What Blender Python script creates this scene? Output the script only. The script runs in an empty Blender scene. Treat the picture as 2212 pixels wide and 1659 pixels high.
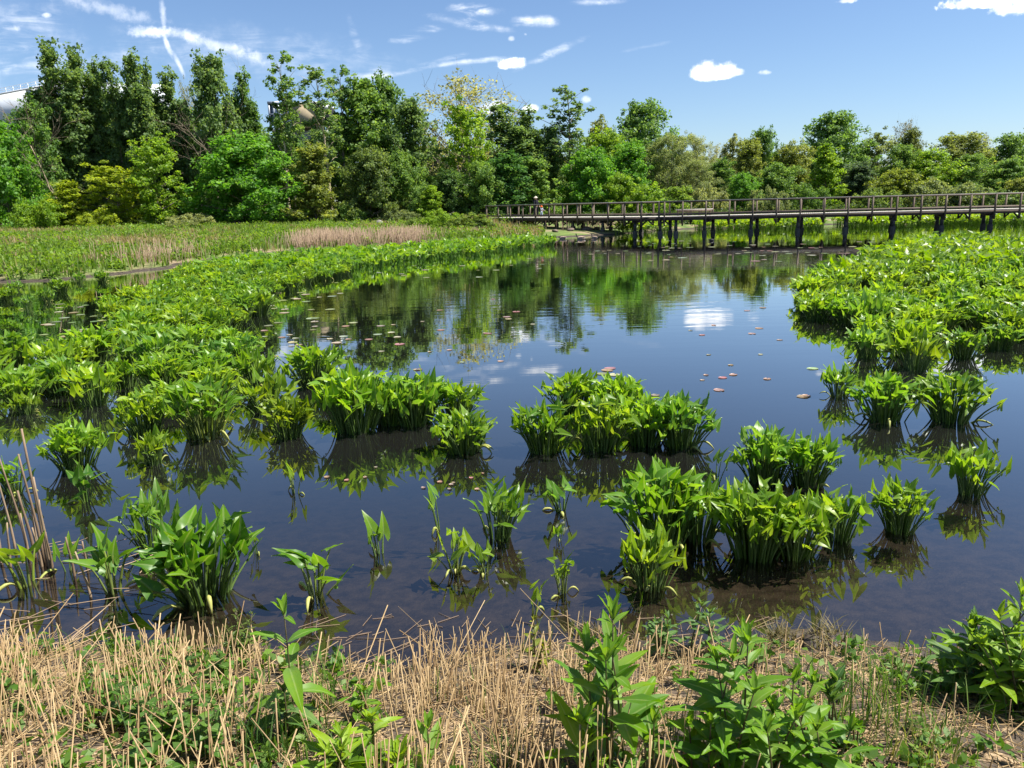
import bpy, math, random
import numpy as np
from mathutils import Vector, Matrix

PI = math.pi
scene = bpy.context.scene
COL = scene.collection
R = math.radians

# ------------------------------------------------------------------ camera
CAM_H = 2.35
FPX = 1670.0                       # focal length in pixels of a 2212 x 1659 view
PITCH, ROLL = R(13.04), R(1.4)
FWD = np.array([0, math.cos(PITCH), -math.sin(PITCH)])
UP0 = np.array([0, math.sin(PITCH), math.cos(PITCH)])
RGT0 = np.array([1.0, 0, 0])
RGT = math.cos(ROLL) * RGT0 - math.sin(ROLL) * UP0
UPV = math.cos(ROLL) * UP0 + math.sin(ROLL) * RGT0
EYE = np.array([0, 0, CAM_H])

cam = bpy.data.cameras.new('camera')
cam.sensor_width = 36.0
cam.lens = 36.0 * FPX / 2212.0
cam.clip_start = 0.05
cam.clip_end = 6000
camo = bpy.data.objects.new('camera', cam)
COL.objects.link(camo)
camo.matrix_world = Matrix(((RGT[0], UPV[0], -FWD[0], 0), (RGT[1], UPV[1], -FWD[1], 0), (RGT[2], UPV[2], -FWD[2], CAM_H), (0, 0, 0, 1)))
scene.camera = camo

def ray(px, py):
    return FPX * FWD + (px - 1106.0) * RGT - (py - 829.5) * UPV
def at(px, py, z=0.0):
    d = ray(px, py)
    t = (z - CAM_H) / d[2]
    return EYE + d * t
def atY(px, py, Y):
    d = ray(px, py)
    return EYE + d * (Y / d[1])

# ------------------------------------------------------------------ light and sky
SUN_AZ, SUN_EL = R(92), R(59)      # azimuth clockwise from +Y
SUNV = Vector((math.cos(SUN_EL) * math.sin(SUN_AZ), math.cos(SUN_EL) * math.cos(SUN_AZ), math.sin(SUN_EL)))
sun = bpy.data.lights.new('sun', 'SUN')
sun.energy = 5.0
sun.angle = R(0.5)
sun.color = (1.0, 0.955, 0.88)
suno = bpy.data.objects.new('sun', sun)
COL.objects.link(suno)
suno.rotation_euler = SUNV.to_track_quat('Z', 'Y').to_euler()
suno.location = (40, 20, 80)

vs = scene.view_settings
vs.view_transform = 'Standard'
vs.look = 'None'
vs.exposure = 1.05
vs.gamma = 1
vs.use_curve_mapping = False
cy = scene.cycles
cy.max_bounces = 9
cy.diffuse_bounces = 4
cy.glossy_bounces = 4
cy.transmission_bounces = 6
cy.transparent_max_bounces = 8
cy.caustics_reflective = False
cy.caustics_refractive = False
cy.sample_clamp_indirect = 6
cy.use_denoising = True
try:
    cy.denoiser = 'OPENIMAGEDENOISE'
    cy.denoising_input_passes = 'RGB_ALBEDO_NORMAL'
except Exception:
    pass

world = bpy.data.worlds.new('World')
scene.world = world
world.use_nodes = True
NT = world.node_tree
for n in list(NT.nodes):
    NT.nodes.remove(n)
class NB:
    """small helper for node graphs"""
    def __init__(self, nt): self.nt = nt
    def n(self, kind, **kw):
        nd = self.nt.nodes.new(kind)
        for k, v in kw.items(): setattr(nd, k, v)
        return nd
    def put(self, sock, v):
        if isinstance(v, bpy.types.NodeSocket): self.nt.links.new(v, sock)
        elif v is not None: sock.default_value = v
    def m(self, op, a, b=None, c=None, clamp=False):
        nd = self.n('ShaderNodeMath', operation=op); nd.use_clamp = clamp
        self.put(nd.inputs[0], a)
        if b is not None: self.put(nd.inputs[1], b)
        if c is not None: self.put(nd.inputs[2], c)
        return nd.outputs[0]
    def mix(self, f, a, b, blend='MIX'):
        nd = self.n('ShaderNodeMix', data_type='RGBA', blend_type=blend)
        self.put(nd.inputs[0], f); self.put(nd.inputs[6], a); self.put(nd.inputs[7], b)
        return nd.outputs[2]
    def noise(self, vec, scale, detail=4, rough=0.55, lac=2.0, out=0, dist=0.0):
        nd = self.n('ShaderNodeTexNoise')
        if vec is not None: self.put(nd.inputs['Vector'], vec)
        nd.inputs['Scale'].default_value = scale
        nd.inputs['Detail'].default_value = detail
        nd.inputs['Roughness'].default_value = rough
        nd.inputs['Lacunarity'].default_value = lac
        nd.inputs['Distortion'].default_value = dist
        return nd.outputs[out]
    def ramp(self, f, stops, interp='LINEAR'):
        nd = self.n('ShaderNodeValToRGB')
        cr = nd.color_ramp; cr.interpolation = interp
        while len(cr.elements) < len(stops): cr.elements.new(0.5)
        for e, (p, c) in zip(cr.elements, stops):
            e.position = p; e.color = (c[0], c[1], c[2], 1) if len(c) == 3 else c
        self.put(nd.inputs[0], f)
        return nd.outputs[0]
    def rng(self, v, a, b, c=0.0, d=1.0, smooth=True):
        nd = self.n('ShaderNodeMapRange')
        nd.interpolation_type = 'SMOOTHSTEP' if smooth else 'LINEAR'
        self.put(nd.inputs[0], v)
        for i, x in enumerate((a, b, c, d)): self.put(nd.inputs[i + 1], x)
        return nd.outputs[0]
    def map(self, vec, scale=(1, 1, 1), rot=(0, 0, 0), loc=(0, 0, 0)):
        nd = self.n('ShaderNodeMapping')
        self.put(nd.inputs[0], vec)
        nd.inputs['Scale'].default_value = scale
        nd.inputs['Rotation'].default_value = rot
        nd.inputs['Location'].default_value = loc
        return nd.outputs[0]

W = NB(NT)
sky = W.n('ShaderNodeTexSky', sky_type='NISHITA')
sky.sun_disc = False
sky.sun_elevation = SUN_EL
sky.sun_rotation = SUN_AZ
sky.air_density = 1.0
sky.dust_density = 0.35
sky.ozone_density = 2.2
sky.altitude = 100
tc = W.n('ShaderNodeTexCoord')
sep = W.n('ShaderNodeSeparateXYZ')
NT.links.new(tc.outputs['Generated'], sep.inputs[0])
dy = W.m('MAXIMUM', sep.outputs[1], 0.02)
U = W.m('DIVIDE', sep.outputs[0], dy)
V = W.m('DIVIDE', sep.outputs[2], dy)
comb = W.n('ShaderNodeCombineXYZ')
NT.links.new(U, comb.inputs[0]); NT.links.new(V, comb.inputs[1])
UV = comb.outputs[0]
n_puff = W.noise(UV, 38, 6, 0.6)
n_edge = W.noise(UV, 120, 3, 0.6)
n_wisp = W.noise(W.map(UV, (12, 60, 1), (0, 0, R(-12))), 1.0, 6, 0.66, dist=1.2)
n_trail = W.noise(UV, 60, 5, 0.65)
def uv_of(px, py):
    d = ray(px, py)
    return d[0] / d[1], d[2] / d[1]
alpha_parts = []
def cloud(px, py, rx, ry, ang=0, dens=1.0, soft=0.5, nz=None, amp=1.0, flat=False):
    u0, v0 = uv_of(px, py)
    k = (uv_of(px + 1, py)[0] - u0)
    rx *= k; ry *= k
    a = R(ang) + ROLL
    du = W.m('SUBTRACT', U, u0); dv = W.m('SUBTRACT', V, v0)
    c, s = math.cos(a), math.sin(a)
    x = W.m('MULTIPLY_ADD', du, c / rx, W.m('MULTIPLY', dv, s / rx))
    y = W.m('MULTIPLY_ADD', dv, c / ry, W.m('MULTIPLY', du, -s / ry))
    if flat:                                       # flat underside of a fair-weather cloud
        y = W.m('MULTIPLY', y, W.m('MULTIPLY_ADD', W.m('LESS_THAN', y, 0.0), 1.2, 1.0))
    r = W.m('SQRT', W.m('MULTIPLY_ADD', x, x, W.m('MULTIPLY', y, y)))
    t = W.m('SUBTRACT', 1.0, r)
    if nz is n_wisp:                               # fibrous ice cloud
        t = W.m('MULTIPLY', W.rng(W.m('MULTIPLY_ADD', W.m('SUBTRACT', n_puff, 0.5), 1.2, t), -0.15, 0.9), W.rng(nz, 0.34, 0.68))
    else:
        t = W.m('MULTIPLY_ADD', W.m('SUBTRACT', nz, 0.5), amp * 3.0, t)
        t = W.rng(t, 0.0, soft)
    alpha_parts.append(W.m('MULTIPLY', t, dens))
# fair-weather cumulus
cloud(1528, 160, 42, 34, 0, 1.0, 0.5, n_puff, 0.46, True)
cloud(1562, 161, 46, 25, 0, 1.0, 0.5, n_puff, 0.46, True)
cloud(1592, 159, 20, 15, 0, 1.0, 0.5, n_puff, 0.46, True)
cloud(1655, 156, 26, 7, 0, 0.6, 0.7, n_puff, 0.9)
cloud(2120, 8, 95, 26, 0, 1.0, 0.35, n_puff, 0.6, True)
cloud(2190, 18, 60, 16, 3, 0.85, 0.6, n_puff, 0.8)
cloud(1828, 2, 30, 7, 0, 0.8, 0.6, n_puff, 0.8)
cloud(1110, 137, 42, 13, 3, 0.95, 0.5, n_puff, 0.7)
cloud(1146, 234, 20, 10, 0, 0.9, 0.5, n_puff, 0.6)
cloud(1060, 232, 40, 16, 0, 0.9, 0.5, n_puff, 0.6)
cloud(1268, 215, 12, 9, 0, 0.5, 0.8, n_puff, 0.8)
cloud(1105, 84, 9, 6, 0, 0.4, 0.8, n_puff, 0.8)
cloud(1135, 74, 5, 4, 0, 0.3, 0.8, n_puff, 0.8)
# high wisps
cloud(1160, 46, 52, 14, -3, 0.85, 0.9, n_wisp, 0.8)
cloud(1030, 22, 60, 15, -6, 0.8, 0.9, n_wisp, 0.8)
cloud(1010, 50, 90, 12, -12, 0.75, 0.9, n_wisp, 0.9)
cloud(880, 84, 46, 10, 4, 0.45, 1.0, n_wisp, 0.9)
cloud(930, 62, 40, 9, 2, 0.4, 1.0, n_wisp, 0.9)
cloud(1185, 118, 80, 10, 20, 0.6, 1.0, n_wisp, 0.9)
cloud(1010, 134, 100, 7, 3, 0.55, 1.0, n_wisp, 0.9)
cloud(960, 128, 60, 6, 10, 0.35, 1.0, n_wisp, 0.9)
cloud(800, 166, 56, 15, 4, 0.75, 0.9, n_wisp, 0.7)
cloud(880, 155, 50, 6, 10, 0.35, 1.0, n_wisp, 0.9)
cloud(1290, 4, 70, 8, 0, 0.5, 0.9, n_wisp, 0.9)
cloud(1400, 100, 60, 5, 8, 0.15, 1.0, n_wisp, 0.9)
cloud(765, 75, 10, 45, 12, 0.16, 1.0, n_wisp, 0.9)
cloud(60, 40, 90, 30, -10, 0.16, 1.2, n_wisp, 1.0)
cloud(30, 62, 26, 8, -8, 0.5, 0.9, n_puff, 0.9)
cloud(100, 33, 12, 6, 0, 0.5, 0.9, n_puff, 0.9)
cloud(110, 150, 240, 50, 2, 0.28, 1.3, n_wisp, 0.9)
cloud(0, 60, 200, 90, 0, 0.22, 1.3, n_wisp, 0.9)
cloud(560, 120, 330, 60, -8, 0.2, 1.3, n_wisp, 0.9)
# spreading vapour trails that cross on the left
cloud(235, 20, 160, 20, -16, 0.34, 1.1, n_trail, 0.7)
cloud(320, 68, 62, 15, -1, 0.78, 0.9, n_trail, 0.6)
cloud(385, 72, 70, 15, -8, 0.55, 1.0, n_trail, 0.6)
cloud(470, 98, 110, 16, -17, 0.5, 1.0, n_trail, 0.7)
cloud(550, 126, 74, 19, -20, 0.42, 1.1, n_trail, 0.7)
cloud(352, 30, 9, 46, -5, 0.55, 0.9, n_trail, 0.5)
cloud(362, 98, 7, 34, 14, 0.65, 0.9, n_trail, 0.4)
cloud(388, 142, 7, 36, 20, 0.5, 0.9, n_trail, 0.4)
inv = None
for a in alpha_parts:
    o = W.m('SUBTRACT', 1.0, a)
    inv = o if inv is None else W.m('MULTIPLY', inv, o)
front = W.m('GREATER_THAN', sep.outputs[1], 0.03)
calpha = W.m('MULTIPLY', W.m('SUBTRACT', 1.0, inv), front)
# faint veil and scattered cloud over the rest of the sky dome
dom = W.noise(tc.outputs['Generated'], 3.2, 7, 0.6, dist=0.4)
veil = W.m('MULTIPLY', W.rng(dom, 0.55, 0.85), W.rng(V, 0.62, 1.1, 0.0, 0.75))
tot = W.m('MAXIMUM', calpha, veil)
cshade = W.mix(W.rng(n_puff, 0.36, 0.62), (7.6, 8.4, 9.6, 1), (12.5, 12.6, 12.8, 1))
skyc = W.mix(1.0, sky.outputs[0], (0.85, 0.945, 1.09, 1), 'MULTIPLY')
final = W.mix(tot, skyc, cshade)
bg = W.n('ShaderNodeBackground')
NT.links.new(final, bg.inputs[0])
bg.inputs[1].default_value = 0.066
wo = W.n('ShaderNodeOutputWorld')
NT.links.new(bg.outputs[0], wo.inputs[0])

# ------------------------------------------------------------------ materials
def newmat(name):
    m = bpy.data.materials.new(name)
    m.use_nodes = True
    for n in list(m.node_tree.nodes): m.node_tree.nodes.remove(n)
    return m, NB(m.node_tree)
def finish(b, shader, disp=None):
    o = b.n('ShaderNodeOutputMaterial')
    b.nt.links.new(shader, o.inputs[0])
def principled(b, col, rough=0.7, spec=0.3, normal=None, metallic=0.0):
    p = b.n('ShaderNodeBsdfPrincipled')
    b.put(p.inputs['Base Color'], col)
    b.put(p.inputs['Roughness'], rough)
    b.put(p.inputs['Specular IOR Level'], spec)
    b.put(p.inputs['Metallic'], metallic)
    if normal is not None: b.put(p.inputs['Normal'], normal)
    return p.outputs[0]
def bump(b, h, strength=0.4, dist=0.02):
    nd = b.n('ShaderNodeBump')
    nd.inputs['Strength'].default_value = strength
    nd.inputs['Distance'].default_value = dist
    b.put(nd.inputs['Height'], h)
    return nd.outputs[0]

def leaf_material(name, trans=0.42, rough=0.42, spec=0.4, vein=False, vspread=0.9, tint=(1.35, 1.25, 0.6)):
    m, b = newmat(name)
    oi = b.n('ShaderNodeObjectInfo')
    at_ = b.n('ShaderNodeAttribute', attribute_name='col')
    sp = b.n('ShaderNodeSeparateColor')
    b.nt.links.new(at_.outputs['Color'], sp.inputs[0])
    r, g, t = sp.outputs[0], sp.outputs[1], sp.outputs[2]
    hs = b.n('ShaderNodeHueSaturation')
    b.put(hs.inputs['Hue'], b.m('MULTIPLY_ADD', r, -0.042, 0.523))
    b.put(hs.inputs['Saturation'], b.m('MULTIPLY_ADD', t, 0.25, 0.87))
    b.put(hs.inputs['Value'], b.m('MULTIPLY_ADD', r, vspread, 1.0 - vspread / 2))
    b.put(hs.inputs['Color'], oi.outputs['Color'])
    c = hs.outputs[0]
    if vein:
        v = b.rng(g, 0.03, 0.16, 1.0, 0.0)
        c = b.mix(b.m('MULTIPLY', v, 0.45), c, (0.32, 0.42, 0.16, 1))
        nz = b.noise(b.n('ShaderNodeTexCoord').outputs['Object'], 22, 3)
        c = b.mix(b.rng(nz, 0.35, 0.75, 0.0, 0.35), c, b.mix(1.0, c, (1.5, 1.2, 0.5, 1), 'MULTIPLY'))
    p = principled(b, c, rough, spec)
    tr = b.n('ShaderNodeBsdfTranslucent')
    b.put(tr.inputs[0], b.mix(1.0, c, (tint[0], tint[1], tint[2], 1), 'MULTIPLY'))
    mx = b.n('ShaderNodeMixShader')
    mx.inputs[0].default_value = trans
    b.nt.links.new(p, mx.inputs[1]); b.nt.links.new(tr.outputs[0], mx.inputs[2])
    finish(b, mx.outputs[0])
    return m
M_CROWN = leaf_material('crown_leaf', 0.52, 0.5, 0.25, False, 1.0, (1.5, 1.4, 0.7))
M_ARUM = leaf_material('arum_leaf', 0.50, 0.38, 0.42, True, 0.7, (1.6, 1.45, 0.6))
M_PLANT = leaf_material('plant_leaf', 0.45, 0.45, 0.28, True, 0.6, (1.6, 1.45, 0.6))
M_GRASS = leaf_material('grass_leaf', 0.42, 0.55, 0.25, False, 0.9, (1.5, 1.4, 0.7))
M_STEM = leaf_material('green_stem', 0.15, 0.45, 0.4, False, 0.7)

def stalk_material(name, c0, c1, rough=0.6, scale=30, obj=True):
    m, b = newmat(name)
    at_ = b.n('ShaderNodeAttribute', attribute_name='col')
    sp = b.n('ShaderNodeSeparateColor')
    b.nt.links.new(at_.outputs['Color'], sp.inputs[0])
    nz = b.noise(b.n('ShaderNodeTexCoord').outputs['Object'], scale, 4)
    f = b.m('MULTIPLY_ADD', nz, 0.6, b.m('MULTIPLY', sp.outputs[0], 0.7))
    c = b.mix(b.m('SUBTRACT', f, 0.15, clamp=True), (*c0, 1), (*c1, 1))
    p = principled(b, c, rough, 0.3)
    tr = b.n('ShaderNodeBsdfTranslucent'); b.put(tr.inputs[0], c)
    mx = b.n('ShaderNodeMixShader'); mx.inputs[0].default_value = 0.15
    b.nt.links.new(p, mx.inputs[1]); b.nt.links.new(tr.outputs[0], mx.inputs[2])
    finish(b, mx.outputs[0])
    return m
M_STRAW = stalk_material('dry_straw', (0.19, 0.105, 0.042), (0.57, 0.42, 0.215), 0.55)
M_DEADREED = stalk_material('dead_reed', (0.17, 0.11, 0.07), (0.45, 0.33, 0.21), 0.65, 12)
M_PALESTALK = stalk_material('pale_stalk', (0.24, 0.30, 0.05), (0.50, 0.47, 0.15), 0.45, 18)

def bark_material(name, c0, c1, scale=6):
    m, b = newmat(name)
    oi = b.n('ShaderNodeObjectInfo')
    co = b.n('ShaderNodeTexCoord').outputs['Object']
    nz = b.noise(b.map(co, (scale, scale, scale * 0.25)), 1.0, 5, 0.65)
    c = b.mix(b.rng(nz, 0.35, 0.65), (*c0, 1), (*c1, 1))
    c = b.mix(1.0, c, oi.outputs['Color'], 'MULTIPLY')
    finish(b, principled(b, c, 0.85, 0.2, bump(b, nz, 0.5, 0.03)))
    return m
M_BARK = bark_material('bark', (0.10, 0.08, 0.06), (0.28, 0.24, 0.19))

def wood_material(name, c0, c1, grain=(1, 1, 1), rough=0.75):
    m, b = newmat(name)
    co = b.n('ShaderNodeTexCoord').outputs['Object']
    oi = b.n('ShaderNodeObjectInfo')
    nz = b.noise(b.map(co, grain), 3.0, 6, 0.65)
    n2 = b.noise(co, 0.9, 3)
    f = b.m('ADD', b.m('MULTIPLY', nz, 0.65), b.m('MULTIPLY', n2, 0.35))
    c = b.mix(b.rng(f, 0.36, 0.62), (*c0, 1), (*c1, 1))
    c = b.mix(b.m('MULTIPLY', oi.outputs['Random'], 0.35), c, (c0[0] * .7, c0[1] * .7, c0[2] * .7, 1))
    finish(b, principled(b, c, rough, 0.25, bump(b, nz, 0.3, 0.01)))
    return m
M_DECK = wood_material('weathered_sunlit_deck', (0.48, 0.44, 0.37), (0.66, 0.61, 0.53), (8, 1.2, 8))  # weathered boards, colour lightened to carry the sunlit look of the deck
M_POST = wood_material('brown_timber', (0.10, 0.075, 0.055), (0.20, 0.155, 0.115), (6, 6, 1))
M_RAIL = wood_material('sunlit_grey_rail_timber', (0.46, 0.42, 0.36), (0.62, 0.58, 0.51), (1, 6, 6))  # grey timber, paler so sunlight on the handrail top is in the colour
M_DARKWOOD = wood_material('dark_joist_timber', (0.055, 0.042, 0.033), (0.11, 0.085, 0.065), (2, 6, 6))
M_PILE = wood_material('treated_pile', (0.045, 0.046, 0.048), (0.10, 0.10, 0.105), (5, 5, 0.8), 0.6)
M_CONC = wood_material('stained_concrete', (0.055, 0.052, 0.045), (0.13, 0.12, 0.10), (5, 5, 5), 0.9)

def plain(name, col, rough=0.6, spec=0.3, var=0.25, scale=3.0, metallic=0.0):
    m, b = newmat(name)
    co = b.n('ShaderNodeTexCoord').outputs['Object']
    nz = b.noise(co, scale, 5, 0.6)
    lo = tuple(x * (1 - var) for x in col); hi = tuple(min(1, x * (1 + var)) for x in col)
    c = b.mix(b.rng(nz, 0.3, 0.7), (*lo, 1), (*hi, 1))
    finish(b, principled(b, c, rough, spec, None, metallic))
    return m
M_WALLWHITE = plain('white_sheathing', (0.62, 0.66, 0.71), 0.7, 0.3, 0.05, 0.3)
M_ROOFWHITE = plain('roof_edge_white', (0.80, 0.80, 0.80), 0.6, 0.3, 0.04, 0.5)
M_TAN = plain('tan_sheathing', (0.42, 0.34, 0.22), 0.8, 0.2, 0.12, 0.8)
M_DARK = plain('interior_shade_and_frame', (0.02, 0.02, 0.024), 0.8, 0.2, 0.2, 1)  # near-black: painted shade inside openings, and the black window frame
M_CONCRETE = plain('slab_concrete', (0.30, 0.28, 0.25), 0.9, 0.2, 0.15, 0.6)
M_STEEL = plain('grey_steel', (0.35, 0.38, 0.42), 0.45, 0.5, 0.08, 1, 0.4)
M_ORANGE = plain('orange_plastic', (0.75, 0.13, 0.02), 0.5, 0.4, 0.08, 6)
M_SALMON = plain('salmon_sheathing', (0.55, 0.27, 0.18), 0.8, 0.2, 0.1, 1)
def glass_material():
    m, b = newmat('window_glass')
    finish(b, principled(b, (0.10, 0.14, 0.2, 1), 0.03, 0.9))
    return m
M_GLASS = glass_material()
M_ROCK = plain('pale_boulder', (0.27, 0.25, 0.21), 0.9, 0.2, 0.35, 2.5)
M_ROCKDARK = plain('shore_rock', (0.15, 0.115, 0.09), 0.9, 0.2, 0.35, 3.5)

# ------------------------------------------------------------------ mesh building
class G:
    """collects vertices, quads, triangles and a colour attribute; build() links ONE mesh object"""
    def __init__(self):
        self.v, self.q, self.t, self.c, self.n = [], [], [], [], 0
    def add(self, V, Q=None, T=None, C=None):
        V = np.asarray(V, float).reshape(-1, 3)
        if Q is not None and len(Q): self.q.append(np.asarray(Q, int).reshape(-1, 4) + self.n)
        if T is not None and len(T): self.t.append(np.asarray(T, int).reshape(-1, 3) + self.n)
        if C is None: C = np.full((len(V), 3), 0.5)
        C = np.asarray(C, float)
        if C.ndim == 1: C = np.tile(C, (len(V), 1))
        self.v.append(V); self.c.append(C); self.n += len(V)
    def tube(self, pts, rad, sides=5, c=(0.5, 0.5, 0.5), cap=True):
        pts = np.asarray(pts, float); k = len(pts)
        rad = np.broadcast_to(np.asarray(rad, float), (k,))
        tan = np.gradient(pts, axis=0)
        tan /= np.linalg.norm(tan, axis=1)[:, None] + 1e-9
        ref = np.array([0.0, 0, 1.0]) if abs(tan[0][2]) < 0.9 else np.array([1.0, 0, 0])
        a = np.cross(tan, ref); a /= np.linalg.norm(a, axis=1)[:, None] + 1e-9
        b = np.cross(tan, a)
        th = np.arange(sides) * 2 * PI / sides
        ring = pts[:, None, :] + rad[:, None, None] * (np.cos(th)[None, :, None] * a[:, None, :] + np.sin(th)[None, :, None] * b[:, None, :])
        i = np.arange(k - 1)[:, None] * sides; j = np.arange(sides)[None, :]; j2 = (j + 1) % sides
        Q = np.stack([i + j, i + j2, i + sides + j2, i + sides + j], -1).reshape(-1, 4)
        V = ring.reshape(-1, 3)
        T = None
        if cap:
            V = np.vstack([V, pts[:1], pts[-1:]])
            e = (k - 1) * sides
            jj = np.arange(sides)
            T = np.vstack([np.stack([np.full(sides, k * sides), (jj + 1) % sides, jj], -1), np.stack([np.full(sides, k * sides + 1), e + jj, e + (jj + 1) % sides], -1)])
        self.add(V, Q, T, np.asarray(c))
    def box(self, c, s, M=None, col=(0.5, 0.5, 0.5)):
        x, y, z = np.asarray(s) / 2.0
        V = np.array([[-x, -y, -z], [x, -y, -z], [x, y, -z], [-x, y, -z], [-x, -y, z], [x, -y, z], [x, y, z], [-x, y, z]])
        if M is not None: V = V @ np.asarray(M).T
        self.add(V + np.asarray(c), [[0, 3, 2, 1], [4, 5, 6, 7], [0, 1, 5, 4], [1, 2, 6, 5], [2, 3, 7, 6], [3, 0, 4, 7]], None, np.asarray(col))
    def bar(self, p, q, w, h, up=(0, 0, 1), col=(0.5, 0.5, 0.5)):
        """rectangular bar from p to q, w across, h along up"""
        p = np.asarray(p, float); q = np.asarray(q, float)
        t = q - p; L = np.linalg.norm(t); t /= L
        u = np.asarray(up, float); u = u - t * (u @ t); u /= np.linalg.norm(u)
        s = np.cross(t, u)
        self.box((p + q) / 2, (L, w, h), np.stack([t, s, u], 1), col)
    def prisms(self, A, B, r0, r1, C):
        """many thin four-sided stalks at once"""
        n = len(A); T = B - A
        T /= np.linalg.norm(T, axis=1)[:, None]
        ref = np.where(np.abs(T[:, 2:3]) > 0.9, np.array([[1.0, 0, 0]]), np.array([[0, 0, 1.0]]))
        X = np.cross(T, ref); X /= np.linalg.norm(X, axis=1)[:, None]
        Y = np.cross(T, X)
        r0 = np.broadcast_to(r0, (n,))[:, None]; r1 = np.broadcast_to(r1, (n,))[:, None]
        V = np.stack([A + X * r0, A + Y * r0, A - X * r0, A - Y * r0, B + X * r1, B + Y * r1, B - X * r1, B - Y * r1], 1)
        base = np.arange(n)[:, None, None] * 8
        F = np.array([[0, 1, 5, 4], [1, 2, 6, 5], [2, 3, 7, 6], [3, 0, 4, 7], [4, 5, 6, 7]])[None]
        self.add(V.reshape(-1, 3), (base + F).reshape(-1, 4), None, np.repeat(C, 8, axis=0))
    def mesh(self, name, mat, smooth=False):
        me = bpy.data.meshes.new(name)
        V = np.vstack(self.v)
        Q = np.vstack(self.q) if self.q else np.zeros((0, 4), int)
        T = np.vstack(self.t) if self.t else np.zeros((0, 3), int)
        me.vertices.add(len(V)); me.vertices.foreach_set('co', V.astype(np.float32).ravel())
        loops = np.concatenate([Q.ravel(), T.ravel()]).astype(np.int32)
        me.loops.add(len(loops)); me.loops.foreach_set('vertex_index', loops)
        starts = np.concatenate([np.arange(len(Q)) * 4, len(Q) * 4 + np.arange(len(T)) * 3]).astype(np.int32)
        me.polygons.add(len(starts)); me.polygons.foreach_set('loop_start', starts)
        if smooth: me.polygons.foreach_set('use_smooth', np.ones(len(starts), bool))
        C = np.vstack(self.c)
        a = me.attributes.new('col', 'FLOAT_COLOR', 'POINT')
        a.data.foreach_set('color', np.hstack([C, np.ones((len(C), 1))]).astype(np.float32).ravel())
        me.update(calc_edges=True)
        if mat: me.materials.append(mat)
        return me
    def build(self, name, mat, parent=None, smooth=False, color=None):
        o = bpy.data.objects.new(name, self.mesh(name, mat, smooth))
        COL.objects.link(o)
        if parent is not None: o.parent = parent
        if color is not None: o.color = (*color, 1)
        return o
def tag(o, label=None, cat=None, group=None, kind=None):
    if label: o['label'] = label
    if cat: o['category'] = cat
    if group: o['group'] = group
    if kind: o['kind'] = kind
    return o
def thing(name, label, cat, loc=(0, 0, 0), rz=0, group=None):
    o = bpy.data.objects.new(name, None)
    o.empty_display_size = 0.2
    COL.objects.link(o)
    o.location = loc; o.rotation_euler = (0, 0, rz)
    return tag(o, label, cat, group)
def put(name, mesh, parent=None, color=None):
    o = bpy.data.objects.new(name, mesh)
    COL.objects.link(o)
    if parent is not None: o.parent = parent
    if color is not None: o.color = (*color, 1)
    return o
def nrm(v): return v / (np.linalg.norm(v, axis=-1, keepdims=True) + 1e-9)
def inside(P, poly):
    x, y = P[:, 0], P[:, 1]
    r = np.zeros(len(P), bool)
    n = len(poly)
    for i in range(n):
        x0, y0 = poly[i]; x1, y1 = poly[(i + 1) % n]
        c = (y0 > y) != (y1 > y)
        with np.errstate(divide='ignore', invalid='ignore'):
            xi = (x1 - x0) * (y - y0) / (y1 - y0 + 1e-12) + x0
        r ^= c & (x < xi)
    return r
def seg_dist(P, poly):
    d = np.full(len(P), 1e9)
    n = len(poly)
    for i in range(n):
        a = np.array(poly[i]); b = np.array(poly[(i + 1) % n]); ab = b - a
        t = np.clip(((P - a) @ ab) / (ab @ ab + 1e-12), 0, 1)
        d = np.minimum(d, np.linalg.norm(P - (a + t[:, None] * ab), axis=1))
    return d

# cheap smooth value noise for the terrain
def vnoise(x, y, seed=0):
    xi = np.floor(x).astype(int); yi = np.floor(y).astype(int)
    fx = x - xi; fy = y - yi
    fx = fx * fx * (3 - 2 * fx); fy = fy * fy * (3 - 2 * fy)
    def h(a, b):
        v = np.sin(a * 127.1 + b * 311.7 + seed * 74.7) * 43758.5453
        return v - np.floor(v)
    return (h(xi, yi) * (1 - fx) + h(xi + 1, yi) * fx) * (1 - fy) + (h(xi, yi + 1) * (1 - fx) + h(xi + 1, yi + 1) * fx) * fy

# ------------------------------------------------------------------ terrain
shore_px = [(0, 1385), (200, 1392), (400, 1404), (560, 1398), (700, 1412), (830, 1426), (900, 1426), (1050, 1408), (1200, 1388), (1280, 1394),
            (1420, 1402), (1560, 1396), (1640, 1384), (1700, 1376), (1800, 1380), (1900, 1398), (2010, 1410), (2212, 1402)]
POND = [tuple(at(*p)[:2]) for p in shore_px]
POND += [(6.5, 4.2), (12, 6.5), (24, 14), (40, 28), (56, 48), (64, 70), (62, 84)]
far_px = [(2212, 473), (2000, 479), (1800, 485), (1600, 491), (1500, 494), (1420, 498), (1340, 506), (1250, 510), (1190, 513), (1100, 518),
          (1000, 521), (900, 527), (800, 534), (650, 543), (520, 555), (420, 565), (340, 580), (250, 592), (150, 602), (0, 609)]
POND += [tuple(at(*p)[:2]) for p in far_px]
POND += [(-27, 26), (-30, 20), (-22, 12), (-12, 6), (-6, 4.2), (-3.6, 3.95)]
AEND = np.array(atY(1052, 480, 70.0)[:2])
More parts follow.
